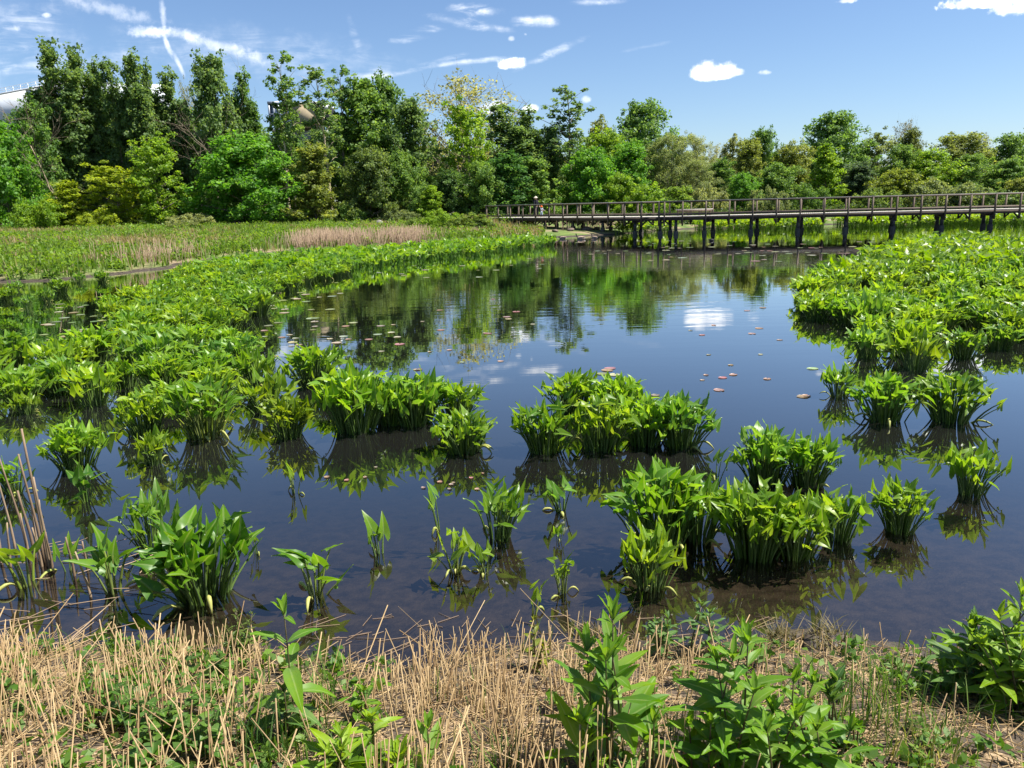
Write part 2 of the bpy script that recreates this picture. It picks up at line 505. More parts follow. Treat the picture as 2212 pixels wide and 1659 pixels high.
def gz(x, y):
    x = np.asarray(x, float); y = np.asarray(y, float)
    P = np.stack([x.ravel(), y.ravel()], 1)
    ins = inside(P, POND)
    d = seg_dist(P, POND)
    near = np.clip(1 - (P[:, 1] - 5.5) / 6.0, 0, 1)
    sd = np.where(ins, -d, d) + (1 - near) * np.clip((np.abs(P[:, 0] - 2) - 5) / 8, .15, 1) * (1.3 * (vnoise(P[:, 0] * .55, P[:, 1] * .55, 31) - .5) + .5 * (vnoise(P[:, 0] * 1.9, P[:, 1] * 1.9, 32) - .5)) + near * .16 * (vnoise(P[:, 0] * 2.6, P[:, 1] * 2.6, 33) - .5)
    ins = sd < 0; d = np.abs(sd)
    slope = 0.055 + 0.175 * near
    h = slope * d
    h = h + (1 - near) * 0.16 * (1 - np.exp(-d / 0.35))
    cap = 0.85 * near + 1.15 * (1 - near)
    h = cap * (1 - np.exp(-h / cap))
    h += 0.02 + 0.035 * (vnoise(P[:, 0] * 2.3, P[:, 1] * 2.3, 1) - 0.35) * np.clip(d * 3, 0, 1) + 0.16 * (vnoise(P[:, 0] * 0.22, P[:, 1] * 0.22, 2) - 0.5) * np.clip(d / 6, 0, 1) * (1 - near)
    h += 0.5 * np.exp(-((P[:, 0] - AEND[0] + 1.5) ** 2 + (P[:, 1] - AEND[1]) ** 2) / 14.0) * np.clip(d / 3, 0, 1)
    dep = -0.015 - np.minimum(0.40, 0.105 * d) + 0.025 * (vnoise(P[:, 0] * 3.1, P[:, 1] * 3.1, 3) - 0.5) * np.clip(d * 2, 0, 1)
    z = np.where(ins, dep, h)
    return z.reshape(x.shape)
def gz1(x, y): return float(gz(np.array([x]), np.array([y]))[0])
def at_ground(px, py):
    z = 0.3
    for _ in range(8):
        p = at(px, py, z); z = 0.5 * z + 0.5 * gz1(p[0], p[1])
    p = at(px, py, z); p[2] = gz1(p[0], p[1])
    return p

def axis(a, fine, coarse_growth, lo, hi):
    """coordinates: dense in [a0,a1] then growing steps outwards"""
    a0, a1 = a
    xs = list(np.arange(a0, a1 + 1e-6, fine))
    s = fine; x = xs[-1]
    while x < hi: s *= coarse_growth; x += s; xs.append(x)
    s = fine; x = xs[0]; pre = []
    while x > lo: s *= coarse_growth; x -= s; pre.append(x)
    return np.array(pre[::-1] + xs)
gx = axis((-5.5, 5.5), 0.08, 1.045, -2600, 2600)
gy = axis((1.4, 6.0), 0.07, 1.035, -400, 4200)
XX, YY = np.meshgrid(gx, gy)
ZZ = gz(XX, YY)
ny, nx = XX.shape
ii = np.arange(ny - 1)[:, None] * nx; jj = np.arange(nx - 1)[None, :]
gq = np.stack([ii + jj, ii + jj + 1, ii + nx + jj + 1, ii + nx + jj], -1).reshape(-1, 4)
gg = G(); gg.add(np.stack([XX, YY, ZZ], -1).reshape(-1, 3), gq)
def ground_material():
    m, b = newmat('ground')
    geo = b.n('ShaderNodeNewGeometry')
    sp = b.n('ShaderNodeSeparateXYZ'); b.nt.links.new(geo.outputs['Position'], sp.inputs[0])
    pos = geo.outputs['Position']
    n1 = b.noise(pos, 9, 6, 0.65); n2 = b.noise(pos, 55, 4, 0.6); n3 = b.noise(pos, 0.35, 5, 0.6); n4 = b.noise(pos, 2.2, 5, 0.6)
    straw = b.mix(b.rng(n2, 0.35, 0.65), (0.20, 0.13, 0.07, 1), (0.48, 0.35, 0.21, 1))
    soil = b.mix(n1, (0.05, 0.038, 0.027, 1), (0.11, 0.085, 0.06, 1))
    near = b.mix(b.rng(n1, 0.47, 0.66), soil, straw)
    green = b.mix(b.rng(n4, 0.35, 0.65), (0.075, 0.12, 0.025, 1), (0.14, 0.19, 0.04, 1))
    tan = b.mix(n4, (0.20, 0.15, 0.085, 1), (0.30, 0.235, 0.14, 1))
    far = b.mix(b.rng(n3, 0.46, 0.62), green, tan)
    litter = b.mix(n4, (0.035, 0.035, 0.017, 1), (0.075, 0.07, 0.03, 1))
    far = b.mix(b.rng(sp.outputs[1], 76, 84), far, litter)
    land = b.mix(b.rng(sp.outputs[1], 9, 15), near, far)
    wet = b.rng(b.m('MULTIPLY_ADD', b.m('SUBTRACT', n1, 0.5), 0.10, sp.outputs[2]), 0.045, 0.10, 1.0, 0.0)
    mud = b.mix(b.rng(n1, .3, .7), (0.025, 0.019, 0.014, 1), (0.085, 0.066, 0.048, 1))
    mud = b.mix(b.rng(n2, 0.62, 0.75, 0, 0.6), mud, (0.16, 0.125, 0.085, 1))
    c = b.mix(wet, land, mud)
    rough = b.m('MULTIPLY_ADD', b.m('MULTIPLY', wet, b.rng(sp.outputs[1], 8, 14, 1, 0)), -0.35, 0.9)
    hgt = b.m('MULTIPLY_ADD', n2, 0.4, n1)
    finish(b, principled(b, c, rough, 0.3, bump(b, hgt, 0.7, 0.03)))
    return m
tag(gg.build('ground', ground_material(), smooth=True), kind='structure')

# water: one sheet that the banks rise through
def water_material():
    m, b = newmat('pond_water')
    geo = b.n('ShaderNodeNewGeometry'); pos = geo.outputs['Position']
    sp = b.n('ShaderNodeSeparateXYZ'); b.nt.links.new(pos, sp.inputs[0])
    r1 = b.noise(b.map(pos, (0.55, 2.6, 1), (0, 0, R(6))), 1.0, 3, 0.5)
    r2 = b.noise(b.map(pos, (1.2, 7.0, 1), (0, 0, R(-4))), 1.0, 2, 0.5)
    r3 = b.noise(pos, 0.5, 2)
    patch = b.rng(b.noise(b.map(pos, (0.05, 0.09, 1)), 1.0, 3), 0.40, 0.62, 0.18, 1.0)
    far = b.rng(sp.outputs[1], 7, 26, 0.06, 1.0)
    h = b.m('ADD', b.m('MULTIPLY', r1, 1.0), b.m('MULTIPLY', r2, 0.32))
    h = b.m('MULTIPLY', h, b.m('MULTIPLY', patch, far))
    h = b.m('ADD', h, b.m('MULTIPLY', r3, 0.15))
    bm = b.n('ShaderNodeBump'); bm.inputs['Strength'].default_value = 1.0; bm.inputs['Distance'].default_value = 0.0055
    b.put(bm.inputs['Height'], h)
    fr = b.n('ShaderNodeFresnel'); fr.inputs['IOR'].default_value = 1.5
    b.nt.links.new(bm.outputs[0], fr.inputs['Normal'])
    gl = b.n('ShaderNodeBsdfGlossy'); gl.inputs['Roughness'].default_value = 0.0
    gl.inputs['Color'].default_value = (0.97, 0.97, 0.97, 1)
    b.nt.links.new(bm.outputs[0], gl.inputs['Normal'])
    tr = b.n('ShaderNodeBsdfTransparent'); tr.inputs[0].default_value = (0.62, 0.59, 0.53, 1)
    # fine silt in the water column
    di = b.n('ShaderNodeBsdfDiffuse'); di.inputs[0].default_value = (0.011, 0.011, 0.010, 1)
    mu = b.n('ShaderNodeMixShader')
    b.put(mu.inputs[0], b.rng(sp.outputs[1], 4.0, 8, 0.06, 0.85))
    b.nt.links.new(tr.outputs[0], mu.inputs[1]); b.nt.links.new(di.outputs[0], mu.inputs[2])
    mx = b.n('ShaderNodeMixShader')
    b.put(mx.inputs[0], b.m('MULTIPLY_ADD', fr.outputs[0], 1.6, 0.012, clamp=True)); b.nt.links.new(mu.outputs[0], mx.inputs[1]); b.nt.links.new(gl.outputs[0], mx.inputs[2])
    finish(b, mx.outputs[0])
    return m
wx = np.linspace(-45, 80, 40); wy = np.linspace(2.2, 100, 40)
WX, WY = np.meshgrid(wx, wy)
ii = np.arange(39)[:, None] * 40; jj = np.arange(39)[None, :]
g = G(); g.add(np.stack([WX, WY, WX * 0], -1).reshape(-1, 3), np.stack([ii + jj, ii + jj + 1, ii + 41 + jj, ii + 40 + jj], -1).reshape(-1, 4))
tag(g.build('pond_water', water_material()), kind='structure')

# ------------------------------------------------------------------ trees
def crown_leaves(rng, cen, rc, n, size, axis_xy, zmid, flat=0.75, up=0.6, out=0.5, droop=0.0, slim=0.72):
    k = len(cen)
    idx = np.repeat(np.arange(k), n)
    m = len(idx)
    u = nrm(rng.normal(size=(m, 3))) * (rng.random((m, 1)) ** 0.45)
    P = cen[idx] + u * (np.asarray(rc)[idx][:, None] * np.array([1, 1, flat]))
    ax = axis_xy[idx]
    O = P - np.stack([ax[:, 0], ax[:, 1], np.full(m, zmid)], 1)
    O[:, 2] *= 0.6
    O = nrm(O)
    N = nrm(up * np.array([0, 0, 1.0]) + out * O + 0.75 * rng.normal(size=(m, 3)))
    T = nrm(rng.normal(size=(m, 3)) + 0.6 * O - np.array([0, 0, droop]))
    T = nrm(T - N * (T * N).sum(1, keepdims=True))
    B = np.cross(N, T)
    L = (size * rng.uniform(0.65, 1.35, m))[:, None]
    Wd = L * slim
    Vv = np.stack([P - T * L / 2, P + B * Wd / 2 + N * L * 0.12 - T * L * 0.05, P + T * L / 2, P - B * Wd / 2 + N * L * 0.12 - T * L * 0.05], 1)
    cr = rng.random(k)
    r = 0.5 * cr[idx] + 0.5 * rng.random(m)
    C = np.stack([r, np.full(m, .5), rng.random(m)], 1)
    return Vv.reshape(-1, 3), np.arange(m * 4).reshape(-1, 4), np.repeat(C, 4, axis=0)

def grow(seed, H, Wd, env, z0=0.15, limbs=26, per=9, rc=0.6, n=42, size=0.26, rise=0.22, flat=0.7, stems=None, droop=0.0,
         trunk_r=0.16, slim=0.72, up=0.3, lobes=0.3, limb_r=0.045, bend=0.25, sparse=1.0, twigs=0):
    """one broadleaf tree: returns trunk G and crown G. stems: list of (x, y, top fraction, width fraction)"""
    rng = np.random.default_rng(seed)
    TG, CG = G(), G()
    stems = stems or [(0, 0, 1.0, 1.0)]
    for si, (sx, sy, top, wf) in enumerate(stems):
        h = H * top
        k = 9
        tz = np.linspace(0, 1, k)
        ox = sx * Wd * np.clip(tz * 2.2, 0, 1) ** 1.3 + bend * Wd * 0.12 * np.cumsum(rng.normal(size=k)) * tz * 0.5
        oy = sy * Wd * np.clip(tz * 2.2, 0, 1) ** 1.3 + bend * Wd * 0.12 * np.cumsum(rng.normal(size=k)) * tz * 0.5
        pts = np.stack([ox, oy, tz * h * 0.96 - 0.15], 1)
        rad = trunk_r * (1 - tz * 0.9) * (1.0 if si == 0 else 0.7)
        rad[0] *= 1.35
        TG.tube(pts, rad, 7, (0.5, 0.5, 0.5))
        cen, rcs, axs = [], [], []
        ga = rng.random() * 6.28
        for i in range(limbs):
            t = (i + rng.random()) / limbs
            t = t ** 0.85
            z = (z0 + (1 - z0) * t) * h
            a = ga + i * 2.399 + rng.normal() * 0.35
            rr = env(t) * Wd * 0.5 * wf * rng.uniform(1 - lobes, 1 + lobes * 0.5)
            zb = max(0.04 * h, z - (rise * h) * rng.uniform(0.6, 1.2) * (0.4 + rr / (Wd * 0.5 + 1e-6)))
            f = min(1, zb / (h * 0.96)) * (k - 1); i0 = min(k - 2, int(f)); w = f - i0
            b0 = pts[i0] * (1 - w) + pts[i0 + 1] * w
            f2 = min(1, z / (h * 0.96)) * (k - 1); i1 = min(k - 2, int(f2)); w2 = f2 - i1
            c0 = pts[i1] * (1 - w2) + pts[i1 + 1] * w2
            tip = np.array([c0[0] + rr * math.cos(a), c0[1] + rr * math.sin(a), z])
            mid = (b0 + tip) / 2 + np.array([0, 0, 0.04 * h * (1 if droop < .5 else 2)]) + rng.normal(size=3) * 0.03 * Wd
            s = np.linspace(0, 1, 6)[:, None]
            bp = (1 - s) ** 2 * b0 + 2 * s * (1 - s) * mid + s ** 2 * tip
            lr = limb_r * (0.5 + rr / (Wd * 0.5 + 1e-6)) * (1.1 - 0.5 * t)
            TG.tube(bp, np.linspace(lr, lr * 0.25, 6), 4, (0.5, 0.5, 0.5), cap=False)
            for j in range(twigs):
                q = bp[2 + j % 4]
                d = nrm(rng.normal(size=3) + np.array([0.4 * math.cos(a), 0.4 * math.sin(a), 0.9]))
                L = rng.uniform(0.5, 1.1) * Wd * 0.16
                TG.tube(np.stack([q, q + d * L * .5 + rng.normal(size=3) * .04, q + d * L]), [lr * .4, lr * .28, lr * .14], 3, (0.5, 0.5, 0.5), cap=False)
            for j in range(per):
                if rng.random() > sparse: continue
                s1 = rng.uniform(0.35, 1.06)
                q = (1 - s1) ** 2 * b0 + 2 * s1 * (1 - s1) * mid + s1 ** 2 * tip
                q = q + rng.normal(size=3) * np.array([1, 1, 0.7]) * rc * 0.75
                q[2] = max(q[2], 0.25)
                cen.append(q); rcs.append(rc * rng.uniform(0.6, 1.2)); axs.append((c0[0], c0[1]))
        for j in range(int(limbs * 0.5)):              # leader foliage
            t = rng.random() ** 0.7
            z = (z0 + (1 - z0) * t) * h
            f2 = min(1, z / (h * 0.96)) * (k - 1); i1 = min(k - 2, int(f2)); w2 = f2 - i1
            c0 = pts[i1] * (1 - w2) + pts[i1 + 1] * w2
            cen.append(c0 + rng.normal(size=3) * rc * 0.5 + np.array([0, 0, rc * .4])); rcs.append(rc * rng.uniform(0.6, 1)); axs.append((c0[0], c0[1]))
        cen = np.array(cen)
        Vv, Q, C = crown_leaves(rng, cen, rcs, n, size, np.array(axs), (z0 + (1 - z0) * 0.45) * h, flat, up, 0.65, droop, slim)
        CG.add(Vv, Q, None, C)
    return TG, CG

e_round = lambda t: math.sin(PI * (0.14 + 0.80 * t)) ** 0.7
e_oval = lambda t: math.sin(PI * (0.10 + 0.84 * t)) ** 0.85
e_cone = lambda t: (1 - t) ** 0.75 * 0.95 + 0.08
e_bush = lambda t: max(0.0, 1 - (t * 0.97) ** 2.2) ** 0.55
e_col = lambda t: 0.95 * math.sin(PI * (0.20 + 0.74 * t)) ** 0.75
e_top = lambda t: 0.35 + 0.65 * math.sin(PI * min(1, t * 0.95)) ** 0.8

PROTO = {}
def proto(kind, H, Wd, tg, cg):
    PROTO.setdefault(kind, []).append((H, Wd, tg.mesh('trunk', M_BARK, True), cg.mesh('crown', M_CROWN)))
sp3 = [(0, 0, 1.0, 0.52), (-0.28, 0.1, 0.88, 0.46), (0.26, -0.08, 0.82, 0.46), (0.05, 0.22, 0.70, 0.5)]
sp4 = [(0, 0, 1.0, 0.50), (0.28, 0.05, 0.86, 0.46), (-0.24, -0.1, 0.76, 0.48)]
for s, st in ((1, sp3), (2, sp4), (3, [(0, 0, 1.0, 0.65), (0.22, 0.1, 0.80, 0.5)])):
    proto('poplar', 16, 5.0, *grow(s, 16, 5.0, e_col, 0.12, 32, 6, 0.52, 34, 0.29, 0.10, 1.0, stems=st, trunk_r=0.15, lobes=0.7, up=0.4))
for s in (11, 12, 13):
    proto('round', 12, 9.0, *grow(s, 12, 9.0, e_round, 0.10, 44, 11, 0.70, 38, 0.29, 0.2, 0.9, lobes=0.35))
for s in (21, 22, 23):
    proto('bush', 8, 7.5, *grow(s, 8, 7.5, e_bush, 0.03, 42, 12, 0.56, 36, 0.25, 0.12, 0.9, trunk_r=0.1, lobes=0.35))
for s in (31, 32):
    proto('airy', 10, 6.5, *grow(s, 10, 6.5, e_oval, 0.06, 40, 8, 0.50, 34, 0.25, 0.14, 0.7, lobes=0.4, sparse=0.85, trunk_r=0.12))
for s in (41, 42):
    proto('budding', 14, 11.0, *grow(s, 14, 11.0, e_round, 0.25, 54, 9, 0.62, 12, 0.26, 0.35, 0.7, lobes=0.3, limb_r=0.05, twigs=8, slim=0.6))
for s in (51, 52):
    proto('willow', 10, 8.0, *grow(s, 10, 8.0, e_round, 0.08, 40, 11, 0.48, 44, 0.20, 0.18, 1.0, droop=1.2, slim=0.4, up=0.35, lobes=0.3))
for s in (61, 62):
    proto('thin', 16, 4.0, *grow(s, 16, 4.0, e_top, 0.38, 26, 5, 0.46, 30, 0.28, 0.10, 0.8, lobes=0.5, sparse=0.62, trunk_r=0.16))
for s in (71, 72):
    proto('oval', 12, 5.5, *grow(s, 12, 5.5, e_oval, 0.04, 44, 9, 0.60, 38, 0.29, 0.14, 0.95, lobes=0.4))
for s in (81, 82):
    proto('cone', 9, 5.0, *grow(s, 9, 5.0, e_cone, 0.04, 38, 8, 0.46, 34, 0.24, 0.10, 0.85, lobes=0.35, trunk_r=0.11))
tk = [(0, 0, 1.0, .45), (-.30, .05, .85, .42), (.28, -.06, .92, .42), (.08, .26, .8, .42), (-.1, -.27, .75, .42), (-.42, -.1, .6, .3), (.42, .1, .62, .3)]
for s in (95, 96, 97):
    proto('thicket', 3.4, 8.0, *grow(s, 3.4, 8.0, e_bush, 0.03, 13, 7, 0.36, 28, 0.20, 0.2, 0.95, stems=tk, trunk_r=0.04, lobes=0.4, limb_r=0.015))
for s in (91, 92, 93):
    proto('shrub', 2.5, 3.4, *grow(s, 2.5, 3.4, e_bush, 0.03, 22, 8, 0.30, 26, 0.15, 0.12, 0.7, trunk_r=0.035, lobes=0.4, limb_r=0.015))

TREE_RNG = random.Random(5)
def plant_tree(kind, px, ytop, wpx, Y, color, label, cat='tree', name=None, group=None, variant=None, lean=0.0, ground=None, bark=(1, 1, 1)):
    p = atY(px, 450, Y)
    x, y = p[0], Y
    z0 = gz1(x, y) if ground is None else ground
    H = atY(px, ytop, Y)[2] - z0
    Wd = wpx * Y / FPX * (1.45 if kind == 'poplar' else 1.12)
    if kind in ('bush', 'shrub', 'willow') and Wd > 1.7 * H: kind, name = 'thicket', name or 'shrub_thicket'
    v = PROTO[kind][TREE_RNG.randrange(len(PROTO[kind])) if variant is None else variant % len(PROTO[kind])]
    nm = name or {'poplar': 'poplar_tree', 'thin': 'thin_tree', 'bush': 'bushy_tree', 'shrub': 'shrub', 'willow': 'willow_tree', 'budding': 'budding_tree', 'cone': 'conical_tree'}.get(kind, 'leafy_tree')
    o = thing(nm, label, cat, (x, y, z0 - 0.02), TREE_RNG.random() * 6.28 if kind != 'poplar' else TREE_RNG.uniform(-.5, .5), group)
    o.scale = (Wd / v[1], Wd / v[1], H / v[0])
    o.rotation_euler[1] = lean
    put('trunk', v[2], o, bark)
    put('crown', v[3], o, color)
    return o
DKP = (0.150, 0.240, 0.080); DK = (0.140, 0.250, 0.062); MID = (0.160, 0.270, 0.062); BRT = (0.135, 0.300, 0.040)
YG = (0.29, 0.37, 0.035); OLV = (0.220, 0.270, 0.065); GRY = (0.205, 0.260, 0.110); BUD = (0.34, 0.35, 0.15); PALE = (0.28, 0.32, 0.14); LIME = (0.210, 0.340, 0.035)
pale_bark = (2.6, 2.5, 2.3)
T = plant_tree
# --- left bank: front row
T('bush', 18, 272, 150, 76, BRT, 'bright green leafy tree cut by the left edge of the view')
T('budding', -6, 200, 60, 92, BUD, 'thin yellowish budding tree in front of the white building')
T('shrub', 100, 430, 120, 73, LIME, 'low bright green bush beside the leafy tree at the meadow edge', 'bush')
T('cone', 145, 395, 95, 74, YG, 'small yellow-green feathery tree, lowest of the yellow-green trees')
T('airy', 255, 358, 140, 75, YG, 'wide yellow-green maple left of the taller yellow-green maple')
T('airy', 342, 294, 120, 74.5, LIME, 'tall yellow-green maple with visible dark trunk at the meadow edge')
T('bush', 528, 298, 205, 76, BRT, 'broad bright green tree with layered branches, largest of the front row')
T('cone', 682, 318, 120, 77, OLV, 'olive brown young tree between bright broad tree and the pale trunk')
T('shrub', 410, 462, 110, 72, PALE, 'pale flowering bush at the foot of the dark poplars', 'bush')
T('shrub', 215, 455, 100, 72.5, YG, 'yellowish bush under the wide yellow-green maple', 'bush')
# --- poplars and dark trees behind
T('poplar', 156, 96, 74, 86, DKP, 'tallest dark poplar with three upright tips near white building')
T('poplar', 207, 108, 64, 88, DKP, 'dark poplar with one rounded tip right of the tallest poplar')
T('poplar', 243, 140, 50, 90, DKP, 'short narrow dark poplar between two taller poplars')
T('poplar', 277, 131, 52, 87, DKP, 'slim dark poplar left of the double-tipped poplar')
T('poplar', 322, 124, 62, 86, DKP, 'double-tipped dark poplar above the tall yellow-green maple')
T('poplar', 349, 144, 40, 90, DKP, 'narrow dark poplar right of the double-tipped poplar')
T('poplar', 390, 160, 60, 88, DKP, 'shorter dark poplar standing alone before a pale budding tree')
T('budding', 432, 172, 55, 102, BUD, 'pale budding treetop showing between two dark poplars')
T('oval', 482, 130, 100, 86, DKP, 'full-crowned dark tree with flat broad top among the poplars', variant=0)
T('poplar', 548, 161, 48, 90, DK, 'slender dark tree left of the tan building')
T('thin', 624, 121, 76, 84, MID, 'tall see-through tree with pale twin trunks before the tan building', bark=pale_bark, variant=0)
T('thin', 640, 205, 60, 84.5, MID, 'short sparse sapling leaning beside the pale twin trunks', bark=pale_bark, variant=1)
T('thin', 716, 146, 96, 81, DKP, 'tall dark-leaved tree on a long bare white trunk', bark=pale_bark, variant=1)
T('thin', 748, 150, 60, 85, DK, 'tall dark-leaved tree just right of the white trunk', variant=0)
T('oval', 98, 226, 84, 82, DK, 'dark round-headed tree below the white building', variant=1)
for i, (px, yt, w) in enumerate([(60, 345, 110), (165, 250, 110), (235, 240, 110), (300, 230, 110), (372, 235, 110), (430, 250, 120), (500, 235, 120), (575, 285, 100), (640, 300, 110), (700, 290, 90), (760, 270, 100)]):
    T('oval', px, yt, w, 92 + (i * 37 % 9), DK if i % 3 else DKP, 'dark leafy tree filling the shade among the poplar trunks', group='dark trees among the poplars')
# --- middle
T('oval', 795, 180, 120, 86, MID, 'tall mid green rounded tree right of the white-trunked tree', variant=0)
T('oval', 842, 171, 76, 88, DK, 'dark narrow-topped tree behind the mid green rounded tree', variant=1)
T('oval', 896, 221, 95, 84, DKP, 'dark dense oval tree left of the pale budding tree', variant=0)
T('budding', 1004, 166, 250, 100, BUD, 'wide pale yellow budding tree, the largest almost leafless crown')
T('airy', 1015, 228, 120, 83, LIME, 'yellow-green tree with dark forked trunk in front of budding tree', variant=0)
T('poplar', 1092, 226, 78, 86, DKP, 'dark dense poplar right of the yellow-green forked tree', variant=2)
T('poplar', 1138, 240, 62, 88, DKP, 'smaller dark poplar with tilted tip next to the small cloud', variant=0)
T('bush', 800, 328, 120, 78, (0.150, 0.215, 0.062), 'olive green bushy tree in front of mid green rounded tree')
T('bush', 876, 335, 100, 79, MID, 'mid green bushy tree below the dark dense oval tree')
T('cone', 928, 405, 66, 77, LIME, 'small bright yellow-green sapling at the edge of the meadow')
T('bush', 1046, 358, 100, 79, MID, 'mid green bushy tree left of the end of the boardwalk')
T('oval', 1102, 336, 100, 80, (0.10, 0.22, 0.055), 'green oval tree behind the walkers on the boardwalk')
T('cone', 1158, 345, 100, 81, MID, 'green conical tree directly behind the two walkers')
T('bush', 970, 372, 90, 80, (0.11, 0.20, 0.055), 'dim green bushy tree behind bright sapling')
T('shrub', 745, 440, 90, 77, MID, 'low dark green bush at the foot of the white-trunked tree', 'bush')
T('shrub', 860, 452, 80, 76, GRY, 'low grey green bush by the pale boulder', 'bush')
T('thin', 1234, 189, 100, 88, DKP, 'tall dark tree with open lower trunk standing above its neighbours', variant=0)
T('oval', 1190, 277, 60, 90, DKP, 'small dark treetop left of the tall open-trunked tree', variant=1)
T('airy', 1292, 257, 70, 100, PALE, 'pale yellowish crown between tall tree and round dark oak')
T('round', 1392, 228, 145, 100, DK, 'round dark oak-like tree standing against the blue sky')
T('round', 1312, 284, 110, 93, LIME, 'domed bright green tree below the round dark oak')
T('bush', 1268, 328, 130, 84, BRT, 'bright green broad bush tree behind the left part of boardwalk')
T('oval', 1360, 310, 80, 88, BRT, 'bright green oval tree right of the broad bush tree')
T('willow', 1448, 298, 140, 92, GRY, 'large grey-green willow with fine hanging leaves')
T('willow', 1494, 292, 90, 96, PALE, 'paler willow overlapping the large grey-green willow')
T('bush', 1336, 380, 80, 82, LIME, 'yellow-green bush tree before the bright oval tree')
T('shrub', 1398, 402, 90, 80, LIME, 'light green rounded bush behind the boardwalk bench', 'bush')
# --- right bank
T('budding', 1545, 312, 60, 112, BUD, 'leafless thin tree in the gap right of the willows')
T('airy', 1577, 296, 60, 108, PALE, 'pale see-through tree beside the leafless thin tree')
T('round', 1648, 282, 72, 102, DK, 'dark round-topped tree behind the olive pointed tree', variant=0)
T('oval', 1614, 304, 62, 99, OLV, 'olive pointed tree left of the dark round-topped tree')
T('round', 1702, 311, 90, 100, OLV, 'olive round tree left of the biggest dark tree')
T('round', 1796, 251, 150, 104, DK, 'biggest dark green tree on the right bank, highest dome')
T('cone', 1780, 318, 84, 92, LIME, 'tall yellow-green pointed tree in front of the biggest dark tree')
T('airy', 1886, 287, 90, 106, GRY, 'grey-green see-through tree right of the biggest dark tree')
T('budding', 1944, 262, 70, 114, (0.20, 0.19, 0.12), 'bare grey twiggy tree rising above the right bank')
T('round', 1958, 285, 60, 108, (0.15, 0.19, 0.055), 'small brownish green crown under the bare twiggy tree')
T('round', 2052, 293, 140, 106, (0.215, 0.265, 0.075), 'wide olive brown tree on the right bank')
T('round', 2000, 328, 110, 98, LIME, 'bright yellow-green round tree left of the wide olive tree')
T('budding', 2114, 292, 46, 113, (0.22, 0.20, 0.13), 'pale bare treetop peeping over the right bank trees')
T('round', 2166, 296, 100, 106, MID, 'mid green round tree near the right edge')
T('round', 2216, 281, 80, 108, MID, 'taller mid green tree cut by the right edge')
T('round', 2092, 338, 100, 98, MID, 'mid green rounded tree in front of wide olive tree')
T('round', 2176, 348, 110, 97, DK, 'dark rounded tree in front of the right edge trees')
T('bush', 2206, 388, 90, 90, OLV, 'olive bush tree low at the right edge behind the rail')
T('willow', 1502, 350, 110, 90, GRY, 'low grey-green willow bush behind the middle of boardwalk')
T('oval', 1556, 348, 66, 93, DK, 'narrow dark tree right of the low willow bush')
T('bush', 1606, 378, 70, 88, BRT, 'bright green bush tree in a gap of the right bank')
T('bush', 1668, 358, 100, 91, MID, 'mid green bush tree left of the yellow-green pointed tree')
T('oval', 1852, 352, 70, 94, (0.095, 0.155, 0.08), 'dark bluish green tree right of yellow-green pointed tree')
T('round', 1938, 318, 80, 99, MID, 'mid green tree behind the yellowish bush tree')
T('bush', 1936, 370, 110, 90, (0.21, 0.27, 0.045), 'yellowish bush tree behind the boardwalk rail')
T('bush', 2022, 390, 150, 88, GRY, 'wide grey-green bush tree behind the boardwalk rail')
T('bush', 1890, 408, 100, 86, (0.17, 0.25, 0.06), 'light green low bush tree close behind the rail')
T('bush', 2120, 405, 130, 86, (0.15, 0.23, 0.075), 'long low grey green thicket bush near right edge')
T('bush', 1740, 400, 90, 88, (0.13, 0.235, 0.05), 'green low bush tree under the biggest dark tree')
T('shrub', 1530, 405, 90, 84, PALE, 'pale low bush behind the boardwalk right of the bench', 'bush')
T('shrub', 1460, 405, 90, 83, (0.18, 0.28, 0.05), 'yellow-green low bush directly behind the bench', 'bush')
T('shrub', 1660, 408, 90, 84, GRY, 'grey-green low bush behind the middle of the right boardwalk', 'bush')
# closing the wood behind
rr = random.Random(77)
for i in range(34):
    px = 820 + i * 47 + rr.uniform(-15, 15)
    yt = (335 if px < 1420 else 352) + rr.uniform(-18, 22)
    if 1515 < px < 1570: yt += 22
    T('round' if i % 2 else 'oval', px, yt, rr.uniform(90, 130), 112 + rr.uniform(0, 8), rr.choice([DK, MID, OLV, GRY]), 'leafy tree deep in the wood behind the front row', group='trees deep in the wood')
for i in range(12):
    px = -420 + i * 45 if i < 9 else 2260 + (i - 9) * 70
    T('oval', px, 240 if i < 9 else 320, 140, 92 if i < 9 else 104, rr.choice([DK, MID]), 'leafy tree further along the bank', group='trees further along the banks')
# bushes by the end of the boardwalk and on the meadow
T('shrub', 1012, 462, 100, 62, (0.18, 0.26, 0.05), 'rounded light green bush against the end of the boardwalk', 'bush', variant=0)
T('shrub', 955, 456, 80, 64, LIME, 'yellow-green bush left of the bush at the boardwalk end', 'bush', variant=1)
T('shrub', 905, 470, 60, 66, (0.18, 0.26, 0.06), 'low light bush on the meadow before the small sapling', 'bush', variant=2)
T('shrub', 395, 480, 70, 66, (0.20, 0.24, 0.09), 'thin pale bush standing on the meadow under the poplars', 'bush', variant=2)
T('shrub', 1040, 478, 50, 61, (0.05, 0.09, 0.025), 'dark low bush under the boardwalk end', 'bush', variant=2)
T('shrub', 1160, 494, 60, 66, (0.035, 0.06, 0.02), 'dark rounded bush in the shade under the boardwalk', 'bush', variant=1)

